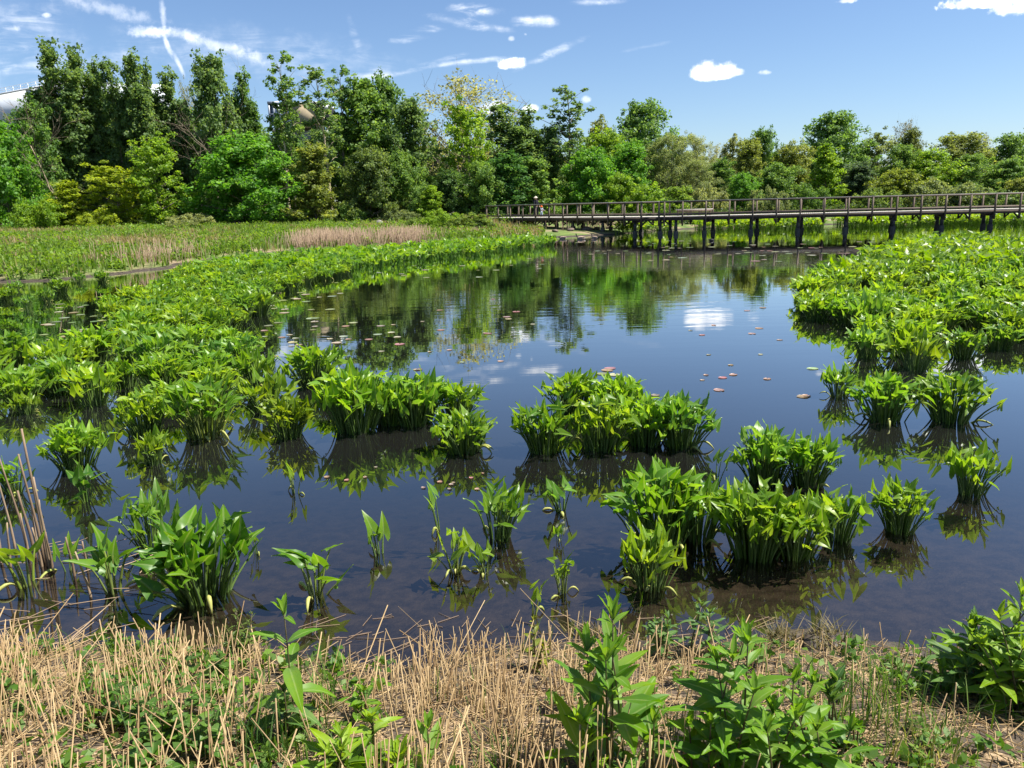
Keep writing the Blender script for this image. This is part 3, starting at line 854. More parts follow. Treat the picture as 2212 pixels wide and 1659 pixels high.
# bare trees
def bare_tree(seed, H, lean):
    rng = np.random.default_rng(seed)
    TG, BG = G(), G()
    def br(g, p, d, L, r, lev):
        k = 6
        pts = [p]
        for i in range(k):
            d = nrm(d + rng.normal(size=3) * 0.10 + np.array([0, 0, 0.03]))
            pts.append(pts[-1] + d * L / k)
        pts = np.array(pts)
        g.tube(pts, np.linspace(r, r * 0.35, k + 1), 5 if lev == 0 else 3, (0.5, 0.5, 0.5))
        if lev < 3:
            for i in range(5 if lev else 7):
                j = rng.integers(2, k + 1)
                dd = nrm(d + rng.normal(size=3) * 0.6)
                br(BG, pts[j], dd, L * rng.uniform(0.4, 0.62), r * 0.45, lev + 1)
    br(TG, np.array([0, 0, -0.1]), nrm(np.array([lean, 0, 1.0])), H * 0.75, 0.11, 0)
    return TG, BG
for sd, px, yt, Y, lean, lab in ((3, 148, 236, 80, -0.35, 'leaning bare tree with pale forked branches among dark poplars'), (9, 474, 236, 82, 0.02, 'bare branched dead tree before the full-crowned dark tree')):
    p = atY(px, 450, Y); z0 = gz1(p[0], Y)
    H = atY(px, yt, Y)[2] - z0
    tg, bgm = bare_tree(sd, H, lean)
    o = thing('bare_tree', lab, 'tree', (p[0], Y, z0))
    tg.build('trunk', M_BARK, o, color=(1.7, 1.6, 1.4)); bgm.build('branch_network', M_BARK, o, color=(1.1, 1.05, .95))

# ------------------------------------------------------------------ buildings behind the trees
def box_obj(name, mat, parent, c, s, M=None):
    g = G(); g.box(c, s, M); return g.build(name, mat, parent)
def building_white():
    c0 = atY(186, 170, 125.0)              # near corner
    d = atY(0, 200, 139.0)
    base = np.array([c0[0], c0[1]])
    tl = np.array([d[0], d[1]]) - base; Lt = np.linalg.norm(tl); tl /= Lt
    o = thing('office_building', 'white building under construction with a square dark opening, behind the poplars', 'building', (c0[0], c0[1], 0.5))
    ztop = c0[2] - 0.5
    n = np.array([-tl[1], tl[0]])
    if n[1] < 0: n = -n
    M3 = np.array([[tl[0], n[0], 0], [tl[1], n[1], 0], [0, 0, 1.0]])
    def P(a, b, z): return np.array([tl[0] * a + n[0] * b, tl[1] * a + n[1] * b, z])
    Lw = 46.0
    g = G()
    hw0, hw1 = ztop - 4.7, ztop - 1.6      # opening heights
    a0, a1 = 13.2, 17.2
    zb = ztop - 5.4
    th = 0.4
    for (u0, u1, v0, v1) in ((0, a0, zb, ztop), (a1, Lw, zb, ztop), (a0, a1, zb, hw0), (a0, a1, hw1, ztop)):
        g.box(P((u0 + u1) / 2, th / 2, (v0 + v1) / 2), (u1 - u0, th, v1 - v0), M3)
    g.build('wall', M_WALLWHITE, o)
    g = G(); g.box(P(-9, 0, (zb + ztop) / 2) + P(0, 2.0, 0) * 0, (18, 0.4, ztop - zb), np.array([[1, 0, 0], [0, 1, 0], [0, 0, 1.0]]))
    g = G(); g.box(np.array([5.6, 1.9, (zb + ztop) / 2 - .3]), (11.0, 0.4, ztop - zb - .6), np.array([[math.cos(.3), -math.sin(.3), 0], [math.sin(.3), math.cos(.3), 0], [0, 0, 1]]))
    g.build('wall', M_WALLWHITE, o)
    g = G(); g.box(P(Lw / 2, 7, ztop - 0.25), (Lw - 1, 13.2, 0.3), M3); g.build('roof', M_ROOFWHITE, o)
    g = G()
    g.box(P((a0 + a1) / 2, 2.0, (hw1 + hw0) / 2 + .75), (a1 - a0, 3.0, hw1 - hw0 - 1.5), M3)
    w = g.build('recess_shade', M_DARK, o)  # solid block coloured dark as the shade inside the opening
    g = G(); g.box(P((a0 + a1) / 2, 0.55, hw0 + .75), (a1 - a0 - 0.1, 0.06, 1.5), M3); g.build('window_pane', M_GLASS, o)
    g = G()
    g.box(P((a0 + a1) / 2, 0.35, hw0 + 0.55), (a1 - a0, 0.12, 0.12), M3)
    g.box(P(a1 - 0.12, 0.33, (hw0 + hw1) / 2), (0.35, 0.14, hw1 - hw0 - .02), M3)
    g.build('window_frame', M_DARK, o)
    g = G()
    for k in range(20): g.box(P(0.4 + k * 2.4, 0.2, ztop + 0.55), (0.07, 0.07, 1.1), M3)
    for z in (0.35, 0.7, 1.08): g.box(P(Lw / 2, 0.2, ztop + z), (Lw, 0.05, 0.06), M3)
    g.box(P(Lw / 2, 0.1, ztop + 0.12), (Lw, 0.6, 0.24), M3)
    g.build('roof_railing', M_ROOFWHITE, o)
    g = G(); g.box(P(Lw / 2, 0.25, zb - 0.35), (Lw, 1.4, 0.7), M3); g.build('floor_slab', M_CONCRETE, o)
    g = G(); g.box(P(Lw / 2, 6, zb / 2 - .4), (Lw - 2, 8, zb - .8), M3); g.build('storey_shade', M_DARK, o)  # solid dark block, paints the shade of the open floor
    for k in range(6):
        g = G(); g.box(P(4 + k * 6, 0.9, zb / 2 - .36), (0.7, 0.6, zb - .72), M3); g.build('column', M_CONCRETE, o)
    g = G(); g.box(np.array([4.0, 1.5, zb - 1.9]), (12, 0.5, 3.4)); g.build('cladding_panel', M_SALMON, o)
building_white()
def building_tan():
    Y = 122.0
    def X(px): return atY(px, 300, Y)[0]
    def Z(py, px=650): return atY(px, py, Y)[2]
    x0 = X(655)
    o = thing('flat_roofed_building', 'tan panelled building with white roof edge seen through the thin trees', 'building', (x0, Y, 0.5))
    def bx(name, mat, xa, xb, za, zb, y0=0.0, dep=0.4, parent=o):
        g = G(); g.box(((X(xa) + X(xb)) / 2 - x0, y0 + dep / 2, (za + zb) / 2 - 0.5), (X(xb) - X(xa), dep, zb - za)); return g.build(name, mat, parent)
    bx('wall', M_TAN, 632, 683, Z(275), Z(226), 0, 6)
    bx('roof_slab', M_ROOFWHITE, 626, 706, Z(225.6), Z(221), -0.5, 8)
    bx('recess_shade', M_DARK, 683.4, 712, Z(266), Z(231), 0.6, 5)  # dark block in place of a hollow, shade put into its colour
    bx('roof_fascia', M_ROOFWHITE, 683.4, 712, Z(236), Z(228), -0.2, 0.5)
    g = G()
    for k in range(9): g.box((X(610 + k * 2.4) - x0, 0.1, (Z(276) + Z(232)) / 2 - .5), (0.09, 0.2, Z(232) - Z(276)))
    g.box((X(618) - x0, 0.1, Z(232) - .45), (X(632) - X(606), 0.3, 0.2)); g.build('stud_frame', M_STEEL, o)
    bx('window_pane', M_GLASS, 586, 607, Z(270), Z(222), 0.4, 0.2)
    g = G()
    for xa in (586, 596, 606): g.box((X(xa) - x0, 0.3, (Z(272) + Z(220)) / 2 - .5), (0.25, 0.3, Z(220) - Z(272)))
    g.box((X(596) - x0, 0.28, Z(245) - .5), (X(607) - X(585), 0.3, 0.2)); g.box((X(596) - x0, 0.28, Z(220) - .5), (X(608) - X(584), 0.5, 0.35))
    g.build('window_frame', M_STEEL, o)
    bx('floor_slab', M_ROOFWHITE, 584, 640, Z(280), Z(277), -0.3, 4)
    bx('wall', M_CONCRETE, 588, 690, 0.4, Z(281), 1.0, 5)
    bx('safety_barrier', M_ORANGE, 681, 684.5, Z(270), Z(259), -0.5, 0.2)
building_tan()

# boulder on the meadow and rocks on the far shore
def rock(name, label, p, s, seed, mat, group=None):
    rng = np.random.default_rng(seed)
    g = G(); nu, nv = 14, 9
    u = np.linspace(0, 2 * PI, nu, endpoint=False); v = np.linspace(-PI / 2 * 0.6, PI / 2, nv)
    VV = []
    k = rng.normal(size=(5, 3)); ph = rng.random(5) * 6
    for b in v:
        for a in u:
            q = np.array([math.cos(a) * math.cos(b), math.sin(a) * math.cos(b), math.sin(b)])
            r = 1 + 0.09 * sum(math.sin(2.2 * (q @ k[i]) + ph[i]) for i in range(5))
            VV.append(q * r * np.array(s))
    Q = [[i * nu + j, i * nu + (j + 1) % nu, (i + 1) * nu + (j + 1) % nu, (i + 1) * nu + j] for i in range(nv - 1) for j in range(nu)]
    g.add(VV, Q)
    o = g.build(name, mat)
    o.location = p
    return tag(o, label, 'rock', group)
p = atY(818, 476, 70); rock('boulder', 'pale rounded boulder on the meadow below the trees', (p[0], 70, gz1(p[0], 70) + 0.15), (0.36, 0.30, 0.50), 4, M_ROCK)
for i, (px, py, s) in enumerate(((1200, 507, .26), (1232, 505, .3), (1268, 503, .42), (1290, 502, .3), (1318, 500, .34))):
    p = at(px, py, 0.08)
    rock('shore_rock', 'brown rock at the waterline under the boardwalk', (p[0], p[1], max(0.0, gz1(p[0], p[1])) + 0.06), (s, s * .8, s * .55), 20 + i, M_ROCKDARK, 'rocks on the shore under the boardwalk')

# ------------------------------------------------------------------ boardwalk
DZ, RZ = 1.29, 2.34
A = AEND.copy(); B = np.array(atY(1424, 470, 55.6)[:2]); C_ = np.array(atY(2212, 450, 53.4)[:2]); C2 = B + (C_ - B) * 1.45
WID = 2.4
bw = thing('boardwalk', 'long timber boardwalk on dark piles crossing the far side of pond', 'boardwalk', (A[0], A[1], 0))
OFF = np.array([A[0], A[1], 0.0])
def L3(p, z): return np.array([p[0], p[1], z]) - OFF
def seg(p, q):
    t = (q - p) / np.linalg.norm(q - p); n = np.array([-t[1], t[0]])
    if n[1] < 0: n = -n
    return t, n
t1, n1 = seg(A, B); t2, n2 = seg(B, C2)
L1 = np.linalg.norm(B - A); L2 = np.linalg.norm(C2 - B)
nb = (n1 + n2); nb /= np.linalg.norm(nb)
Bb = B + nb * (WID / (nb @ n1))          # back corner of the bend
Ab, C2b = A + n1 * WID, C2 + n2 * WID
for (p, q, pb, qb, t, n) in ((A, B, Ab, Bb, t1, n1), (B, C2, Bb, C2b, t2, n2)):
    g = G(); L = np.linalg.norm(q - p); k = int(L / 0.145)
    for i in range(k):
        s = (i + 0.5) / k
        f = p + (q - p) * s - n * 0.06; b_ = pb + (qb - pb) * s + n * 0.06
        g.bar(L3(f, DZ - 0.02), L3(b_, DZ - 0.02), 0.135, 0.04)
    g.build('deck', M_DECK, bw)
    # rim joists, toe boards, rails: front and back
    for (u, w, sgn) in ((p, q, 1), (pb, qb, -1)):
        inn = n * sgn
        g = G(); g.bar(L3(u + inn * .06, DZ - 0.165), L3(w + inn * .06, DZ - 0.165), 0.06, 0.24); g.build('rim_joist', M_DARKWOOD, bw)
        g = G(); g.bar(L3(u - inn * .02, RZ), L3(w - inn * .02, RZ), 0.15, 0.04); g.build('handrail', M_RAIL, bw)
        g = G(); g.bar(L3(u + inn * .04, RZ - 0.065), L3(w + inn * .04, RZ - 0.065), 0.04, 0.085); g.build('upper_rail', M_POST, bw)
        g = G(); g.bar(L3(u + inn * .04, DZ + 0.15), L3(w + inn * .04, DZ + 0.15), 0.045, 0.13); g.build('toe_board', M_POST, bw)
def post_at(xy, inn, lower=0.66):
    g = G(); g.bar(L3(xy, DZ - lower), L3(xy, RZ - 0.02), 0.10, 0.10, up=(inn[0], inn[1], 0)); g.build('post', M_POST, bw)
    g = G(); g.bar(L3(xy + inn * .10, DZ - lower + 0.08), L3(xy + inn * .72, DZ - 0.24), 0.06, 0.09); g.build('brace', M_DARKWOOD, bw)
N1, N2 = 12, int(round(L2 / 1.6))
for i in range(N1 + 1):
    s = i / N1
    post_at(A + (B - A) * s - n1 * .03, n1); post_at(Ab + (Bb - Ab) * s + n1 * .03, -n1)
for i in range(N2 + 1):
    s = i / N2
    post_at(B + (C2 - B) * s - n2 * .03 + (t2 * 0.35 if i == 0 else 0), n2)
    if i > 0: post_at(Bb + (C2b - Bb) * s + n2 * .03, -n2)
def pile(xy, r=0.118):
    z0 = min(0.0, gz1(xy[0], xy[1])) - 0.4
    zt = max(0.27, gz1(xy[0], xy[1]) + 0.3)
    g = G(); g.tube([L3(xy, zt), L3(xy, DZ - 0.29)], [r, r * 0.95], 12); po = g.build('pile', M_PILE, bw, True)
    g = G(); g.tube([L3(xy, z0), L3(xy, zt - 0.03), L3(xy, zt)], [0.175, 0.175, 0.15], 12); g.build('footing', M_CONC, po, False)
for (p, q, pb, qb, t, n, N) in ((A, B, Ab, Bb, t1, n1, N1), (B, C2, Bb, C2b, t2, n2, N2)):
    for i in range(0 if p is A else 2, N + 1, 2):
        s = (i + 0.45) / N if p is A else i / N
        if s > 1: continue
        f = p + (q - p) * s + n * 0.35; b_ = pb + (qb - pb) * s - n * 0.35
        pile(f); pile(b_)
        g = G(); g.bar(L3(f - n * .3, DZ - 0.37), L3(b_ + n * .3, DZ - 0.37), 0.12, 0.16); g.build('cross_beam', M_DARKWOOD, bw)
for q in (B + nb * .3, B + nb * .3 + t2 * 1.1, Bb - nb * .4 + t2 * .2): pile(q, 0.11)

# bench by the bend
bp = Bb + t2 * 1.7 - n2 * 0.55
bench = thing('bench', 'low grey timber bench on the boardwalk at its bend', 'bench', (bp[0], bp[1], DZ), math.atan2(t2[1], t2[0]))
box_obj('seat', M_RAIL, bench, (0, 0, 0.43), (2.6, 0.42, 0.06)); box_obj('apron', M_POST, bench, (0, -0.17, 0.33), (2.5, 0.04, 0.14))
for sx in (-1.15, -0.4, 0.4, 1.15): box_obj('leg', M_POST, bench, (sx, 0, 0.2), (0.09, 0.30, 0.40))

# ------------------------------------------------------------------ walkers
M_SKIN = plain('skin', (0.42, 0.26, 0.19), 0.6, 0.3, 0.05, 4)
M_BLACKCLOTH = plain('dark_cloth', (0.015, 0.016, 0.022), 0.85, 0.2, 0.2, 8)
M_BLUECLOTH = plain('pale_blue_cloth', (0.34, 0.42, 0.52), 0.85, 0.2, 0.12, 8)
M_GREYCLOTH = plain('grey_cloth', (0.33, 0.33, 0.38), 0.85, 0.2, 0.15, 8)
M_CREAM = plain('cream_cloth', (0.62, 0.55, 0.42), 0.85, 0.2, 0.1, 8)
M_ORANGECLOTH = plain('orange_cloth', (0.80, 0.13, 0.015), 0.8, 0.2, 0.1, 8)
M_HAIR = plain('dark_hair', (0.02, 0.015, 0.01), 0.6, 0.4, 0.2, 20)
def skinned(name, chains, mat, parent, sub=2):
    """connected joints with radii, grown into one continuous surface"""
    vs_, es, rs, idx = [], [], [], {}
    for ch in chains:
        prev = None
        for (key, p, r) in ch:
            if key not in idx: idx[key] = len(vs_); vs_.append(p); rs.append(r)
            if prev is not None: es.append((prev, idx[key]))
            prev = idx[key]
    me = bpy.data.meshes.new(name); me.from_pydata([tuple(v) for v in vs_], es, [])
    o = bpy.data.objects.new(name, me); COL.objects.link(o)
    if parent: o.parent = parent
    mo = o.modifiers.new('skin', 'SKIN'); mo.use_smooth_shade = True
    sv = me.skin_vertices[0] if me.skin_vertices else None
    if sv is None:
        me.attributes
    for i, r in enumerate(rs):
        if sv is not None: sv.data[i].radius = (r, r) if not isinstance(r, tuple) else r
    if sv is not None: sv.data[0].use_root = True
    s2 = o.modifiers.new('subdivision', 'SUBSURF'); s2.levels = sub; s2.render_levels = sub
    me.materials.append(mat)
    return o
def dome(g, c, r, h, brim=0.0, n=14):
    V = []; rows = 6
    for i in range(rows + 1):
        a = i / rows * PI / 2
        for j in range(n): V.append((c[0] + r * math.cos(a) * math.cos(j * 2 * PI / n), c[1] + r * math.cos(a) * math.sin(j * 2 * PI / n), c[2] + h * math.sin(a)))
    Q = [[i * n + j, i * n + (j + 1) % n, (i + 1) * n + (j + 1) % n, (i + 1) * n + j] for i in range(rows) for j in range(n)]
    if brim:
        k = len(V)
        for j in range(n): V.append((c[0] + (r + brim) * math.cos(j * 2 * PI / n), c[1] + (r + brim) * math.sin(j * 2 * PI / n), c[2] - 0.03))
        Q += [[k + j, k + (j + 1) % n, (j + 1) % n, j] for j in range(n)]
    g.add(V, Q)
def person(label, loc, rz, H, top, legs_m, hat, hat_brim, stride, arm_fwd, group=None, head=0.135, hold=False):
    """faces local +X; H is standing height"""
    o = thing('person', label, 'person', loc, rz, group)
    k = H
    hip, sh, nk, hd = 0.50 * k, 0.81 * k, 0.855 * k, (1 - head / 2) * k
    hs = head * k * 0.5
    P = lambda x, y, z: (x * k, y * k, z)
    def arm(s, fwd):
        e = P(0.02 + fwd * .10, s * 0.135, 0.64 * k); w = P(0.06 + fwd * 0.26, s * 0.12, (0.49 + fwd * .12) * k)
        return e, w
    ch = [[('pel', P(0, 0, hip), 0.075 * k), ('waist', P(0, 0, 0.61 * k), 0.066 * k), ('chest', P(0.005, 0, 0.74 * k), 0.083 * k), ('nk0', P(0, 0, sh + .01 * k), 0.05 * k), ('nk', P(0.005, 0, nk), 0.034 * k),
           ('jaw', P(0.018, 0, hd - hs * .55), hs * .58), ('head', P(0.01, 0, hd + hs * .1), hs * .78), ('crown', P(0.0, 0, hd + hs * .75), hs * .5)],
          [('jaw', None, 0), ('nose', P(0.072 * head / .135, 0, hd - hs * .15), hs * .13)]]
    fing = []
    for s in (-1, 1):
        st = stride * s
        ch.append([('pel', None, 0), ('hip%d' % s, P(0, s * .055, hip - .03 * k), .058 * k), ('knee%d' % s, P(st * .5 + .012, s * .055, .285 * k), .036 * k), ('ank%d' % s, P(st * .9 - .01, s * .055, .045 * k), .023 * k), ('toe%d' % s, P(st * .9 + .085, s * .06, .018 * k), .018 * k)])
        e, w = arm(s, arm_fwd if s > 0 or hold else arm_fwd * .4)
        ch.append([('nk0', None, 0), ('sh%d' % s, P(0, s * .115, sh - .012 * k), .042 * k), ('el%d' % s, e, .027 * k), ('wr%d' % s, w, .018 * k), ('palm%d' % s, (w[0] + .022 * k, w[1], w[2] - .022 * k), .02 * k)])
        for f in range(4):
            b0 = (w[0] + .03 * k, w[1] + (f - 1.5) * .011 * k, w[2] - .032 * k)
            ln = (.030, .036, .034, .026)[f] * k
            ch.append([('palm%d' % s, None, 0), ('f%d%d' % (s, f), b0, .0062 * k), ('g%d%d' % (s, f), (b0[0] + ln * .6, b0[1], b0[2] - ln * .5), .0055 * k), ('h%d%d' % (s, f), (b0[0] + ln * .7, b0[1], b0[2] - ln), .0048 * k)])
        ch.append([('wr%d' % s, None, 0), ('t%d' % s, (w[0] + .02 * k, w[1] - s * .022 * k, w[2] - .012 * k), .0075 * k), ('u%d' % s, (w[0] + .04 * k, w[1] - s * .024 * k, w[2] - .022 * k), .006 * k)])
    skinned('body', ch, M_SKIN, o, 1)
    cl = [[('pel', P(0, 0, hip + .02 * k), 0.088 * k), ('waist', P(0, 0, 0.61 * k), 0.080 * k), ('chest', P(0.005, 0, 0.74 * k), 0.095 * k), ('nk0', P(0, 0, sh + .012 * k), 0.056 * k)]]
    tr = [[('pel', P(0, 0, hip + .01 * k), 0.082 * k)]]
    for s in (-1, 1):
        st = stride * s
        e, w = arm(s, arm_fwd if s > 0 or hold else arm_fwd * .4)
        cl.append([('nk0', None, 0), ('sh%d' % s, P(0, s * .118, sh - .012 * k), .051 * k), ('el%d' % s, e, .036 * k), ('wr%d' % s, tuple(np.array(w) * .93 + np.array(e) * .07), .027 * k)])
        tr.append([('pel', None, 0), ('hip%d' % s, P(0, s * .057, hip - .03 * k), .068 * k), ('knee%d' % s, P(st * .5 + .012, s * .057, .285 * k), .047 * k), ('ank%d' % s, P(st * .9 - .01, s * .057, .06 * k), .036 * k)])
    skinned('jacket', cl, top, o, 1); skinned('trousers', tr, legs_m, o, 1)
    g = G(); dome(g, (-.012 * k, 0, hd - hs * .05), hs * .98, hs * 1.05); g.build('hair', M_HAIR, o, True)
    g = G(); dome(g, (0, 0, hd + hs * .28), hs * 1.10, hs * .95, hat_brim); g.build('hat', hat, o, True)
    for s in (-1, 1):
        g = G(); dome(g, (.055 * k * head / .135, s * .02 * k, hd + hs * 0.0), .008 * k, .008 * k); g.build('eye', M_HAIR, o, True)
    return o
def deck_point(px, frac):
    best = None
    for i in range(400):
        s = i / 399
        q = A + (B - A) * s + n1 * WID * frac
        x = at_px(q, DZ)
        if best is None or abs(x - px) < best[0]: best = (abs(x - px), q)
    return best[1]
def at_px(q, z):
    d = np.array([q[0], q[1], z]) - EYE
    f = d @ FWD
    return 1106 + FPX * (d @ RGT) / f
fd = math.atan2(t1[1], t1[0])
q = deck_point(1158, 0.45); person('person in dark clothes and a cream sun hat walking on the boardwalk', (q[0], q[1], DZ), fd, 1.70, M_BLACKCLOTH, M_BLACKCLOTH, M_CREAM, 0.07, 0.10, 0.3)
q2 = deck_point(1169.5, 0.40); person('small child in orange hat and pale trousers walking ahead on the boardwalk', (q2[0], q2[1], DZ), fd, 0.92, M_GREYCLOTH, M_BLUECLOTH, M_ORANGECLOTH, 0.0, 0.08, 0.9, head=0.21, hold=True)

# ------------------------------------------------------------------ water birds
M_GOOSE = plain('goose_feathers', (0.42, 0.31, 0.23), 0.8, 0.2, 0.25, 14)
M_BLACKF = plain('black_feathers', (0.012, 0.012, 0.014), 0.55, 0.4, 0.2, 14)
M_WHITEF = plain('white_feathers', (0.75, 0.72, 0.68), 0.8, 0.2, 0.05, 14)
def bird(name, label, px, py, rz, Ln, body_m, neck_m, neck_h, group=None, tucked=False):
    p = at(px, py, 0)
    o = thing(name, label, name, (p[0], p[1], 0), rz, group)
    k = Ln
    bodyc = [[('b', (0, 0, .10 * k), .20 * k), ('c', (.22 * k, 0, .10 * k), .16 * k), ('br', (.34 * k, 0, .12 * k), .10 * k)],
             [('b', None, 0), ('r', (-.22 * k, 0, .13 * k), .15 * k), ('t', (-.42 * k, 0, .17 * k), .06 * k), ('tt', (-.52 * k, 0, .19 * k), .025 * k)]]
    skinned('body', bodyc, body_m, o, 2)
    if tucked: nk = [[('a', (.30 * k, 0, .18 * k), .06 * k), ('b', (.36 * k, 0, .26 * k), .05 * k), ('h', (.40 * k, 0, .20 * k), .055 * k), ('k', (.42 * k, 0, .10 * k), .02 * k)]]
    else: nk = [[('a', (.30 * k, 0, .16 * k), .075 * k), ('b', (.38 * k, 0, .16 * k + neck_h * .5), .045 * k), ('h', (.42 * k, 0, .16 * k + neck_h), .062 * k), ('k', (.54 * k, 0, .14 * k + neck_h), .018 * k)]]
    skinned('neck', nk, neck_m, o, 2)
    g = G(); dome(g, (-.40 * k, 0, .10 * k), .07 * k, .06 * k); g.build('rump_patch', M_WHITEF if body_m is M_GOOSE else body_m, o, True)
    for s in (-1, 1): skinned('wing', [[('a', (.14 * k, s * .14 * k, .20 * k), .06 * k), ('b', (-.12 * k, s * .15 * k, .22 * k), .07 * k), ('c', (-.40 * k, s * .06 * k, .24 * k), .022 * k)]], body_m, o, 2)
    return o
bird('goose', 'brown goose with lowered head between two piles, furthest left goose', 1215, 516.5, PI - .3, 0.62, M_GOOSE, M_BLACKF, .2, 'geese swimming behind the boardwalk', True)
bird('goose', 'brown goose with raised black neck beside a dark pile', 1254, 517, PI, 0.68, M_GOOSE, M_BLACKF, .26, 'geese swimming behind the boardwalk')
bird('goose', 'brown goose swimming away with upright neck, right of the other geese', 1283.5, 516, PI - .9, 0.6, M_GOOSE, M_BLACKF, .26, 'geese swimming behind the boardwalk')
bird('duck', 'black duck swimming in front of the piles near the bend', 1537, 520.5, 0.1, 0.42, M_BLACKF, M_BLACKF, .14)

# ------------------------------------------------------------------ arrow arum
ROWS = [(-0.46, .27, .285), (-0.30, .13, .40), (-0.05, .0, .395), (.20, .0, .30), (.45, .0, .21), (.70, .0, .118), (.90, .0, .042), (1.0, 0, 0.004)]
def arum_leaf(g, P, d, nrml, L, Wd, rng, r, fold=0.35, curl=0.12):
    Y = d / np.linalg.norm(d)
    Z = nrml - Y * (nrml @ Y); Z = Z / np.linalg.norm(Z); X = np.cross(Y, Z)
    tw = rng.normal() * 0.12
    wave = rng.normal(size=(2, len(ROWS))) * 0.025
    Vv, C, Q = [], [], []
    for side in (0, 1):
        sg = 1 if side else -1
        b0 = side * len(ROWS) * 3
        for i, (y, xi, xo) in enumerate(ROWS):
            xm = xi * .45 + xo * .55
            for x, e in ((xi, 0), (xm, .55), (xo, 1)):
                z = fold * x * (1 - .35 * e) - curl * (y * y) - (0.10 if y < -.1 else 0) * e + wave[side][i] * e + tw * x * y * sg
                Vv.append(P + X * (sg * x * Wd) + Y * (y * L) + Z * (z * L))
                C.append((r, (x / .40), y * .5 + .5))
        for i in range(len(ROWS) - 1):
            for j in range(2):
                a = b0 + i * 3 + j
                Q.append([a, a + 1, a + 4, a + 3] if side else [a, a + 3, a + 4, a + 1])
    g.add(Vv, Q, None, C)
def arum_clump(seed, n, base_r, h, spread, L, droops=0, upright=0.0, hvar=.25, thick=.0055, young=0.12):
    rng = np.random.default_rng(seed)
    LG, SG, DG = G(), G(), G()
    tone = rng.uniform(.3, .7)
    for i in range(n):
        a = rng.random() * 2 * PI
        q = math.sqrt((i + .5) / n)
        b = np.array([math.cos(a), math.sin(a), 0]) * base_r * q * rng.uniform(.6, 1)
        out = np.array([math.cos(a + rng.normal() * .35), math.sin(a + rng.normal() * .35), 0])
        hh = h * (1 - .45 * q ** 3 * rng.random()) * rng.uniform(1 - hvar * 2, 1.0)
        top = b + out * spread * q * rng.uniform(.55, 1.1) + np.array([0, 0, hh])
        b = b + np.array([0, 0, -0.10])
        ctrl = b + (top - b) * .55 + np.array([0, 0, .12 * hh]) - out * spread * q * .22
        s = np.linspace(0, 1, 6)[:, None]
        pts = (1 - s) ** 2 * b + 2 * s * (1 - s) * ctrl + s ** 2 * top
        rr = rng.uniform(.8, 1.3) * thick
        SG.tube(pts, np.linspace(rr * 1.5, rr * .55, 6), 5, (rng.uniform(.2, .7), .5, rng.random()), cap=False)
        az = math.atan2(out[1], out[0]) + rng.normal() * .7
        el = rng.normal(.55 + upright * .5, .48)
        if rng.random() < young: el = rng.uniform(.9, 1.35)
        el = max(-.5, min(1.4, el))
        d = np.array([math.cos(az) * math.cos(el), math.sin(az) * math.cos(el), math.sin(el)])
        side = np.array([-math.sin(az), math.cos(az), 0])
        N = np.cross(side, d) * -1
        if N[2] < 0: N = -N
        if el > 1.0: N = N * (1 if rng.random() < .5 else -1)
        N = N + side * rng.normal() * .5
        l = L * rng.uniform(.62, 1.18)
        arum_leaf(LG, top, d, N, l, l * rng.uniform(.78, 1.06), rng, np.clip(tone + rng.normal() * .22, 0, 1), rng.uniform(.15, .65), rng.uniform(.02, .26))
    for i in range(droops):
        a = rng.random() * 2 * PI; o = np.array([math.cos(a), math.sin(a), 0])
        b = o * base_r * .7 + np.array([0, 0, -.06])
        Ld = h * rng.uniform(.30, .55); pk = h * rng.uniform(.18, .4)
        e = b + o * Ld + np.array([0, 0, .05 if rng.random() < .6 else .10])
        m = b + o * Ld * .45 + np.array([rng.normal() * .02, rng.normal() * .02, pk * 1.6])
        s = np.linspace(0, 1, 9)[:, None]
        pts = (1 - s) ** 2 * b + 2 * s * (1 - s) * m + s ** 2 * e
        r0 = rng.uniform(.006, .009) * (thick / .0055)
        DG.tube(pts, [r0 * 1.1, r0, r0, r0 * 1.05, r0 * 1.25, r0 * 1.5, r0 * 1.45, r0, r0 * .25], 6, (rng.uniform(.2, .9), .5, .5))
    return LG, SG, DG
AR = {'big': [], 'mid': [], 'sprig': []}
def arp(kind, h, *a, **k):
    lg, sg, dg = arum_clump(*a, **k)
    AR[kind].append((h, lg.mesh('foliage', M_ARUM, True), sg.mesh('stem_bundle', M_STEM, True), dg.mesh('drooping_stalk', M_PALESTALK, True) if dg.n else None))
for s in range(6): arp('big', .58, 100 + s, (104, 120, 96, 112, 128, 100)[s], .18, .47, .24, .126, (0, 2, 3, 1, 0, 2)[s], .25, thick=.0068)
for s in range(4): arp('mid', .52, 200 + s, (40, 50, 36, 46)[s], .12, .42, .20, .138, (1, 3, 2, 1)[s], .4, thick=.0068)
for s, (n, dr, up) in enumerate(((5, 2, .8), (4, 1, 1.0), (8, 3, .4), (11, 2, .5), (6, 2, .2), (3, 1, .9), (9, 1, .7))):
    arp('sprig', .48, 300 + s, n, .05, .38, .16, .17, droops=dr, upright=up, thick=.0075, hvar=.3)
AR['bold'] = []
for s in range(2): arp('bold', .62, 400 + s, (74, 46)[s], .17, .48, .24, .168, droops=3, upright=.4, thick=.0075)
ARN = random.Random(9)
A_GRN = (0.145, 0.285, 0.022); A_YEL = (0.180, 0.310, 0.022); A_DRK = (0.105, 0.235, 0.020); A_BLU = (0.120, 0.255, 0.032)
S_GRN = (0.10, 0.165, 0.028); S_PALE = (0.19, 0.24, 0.045)
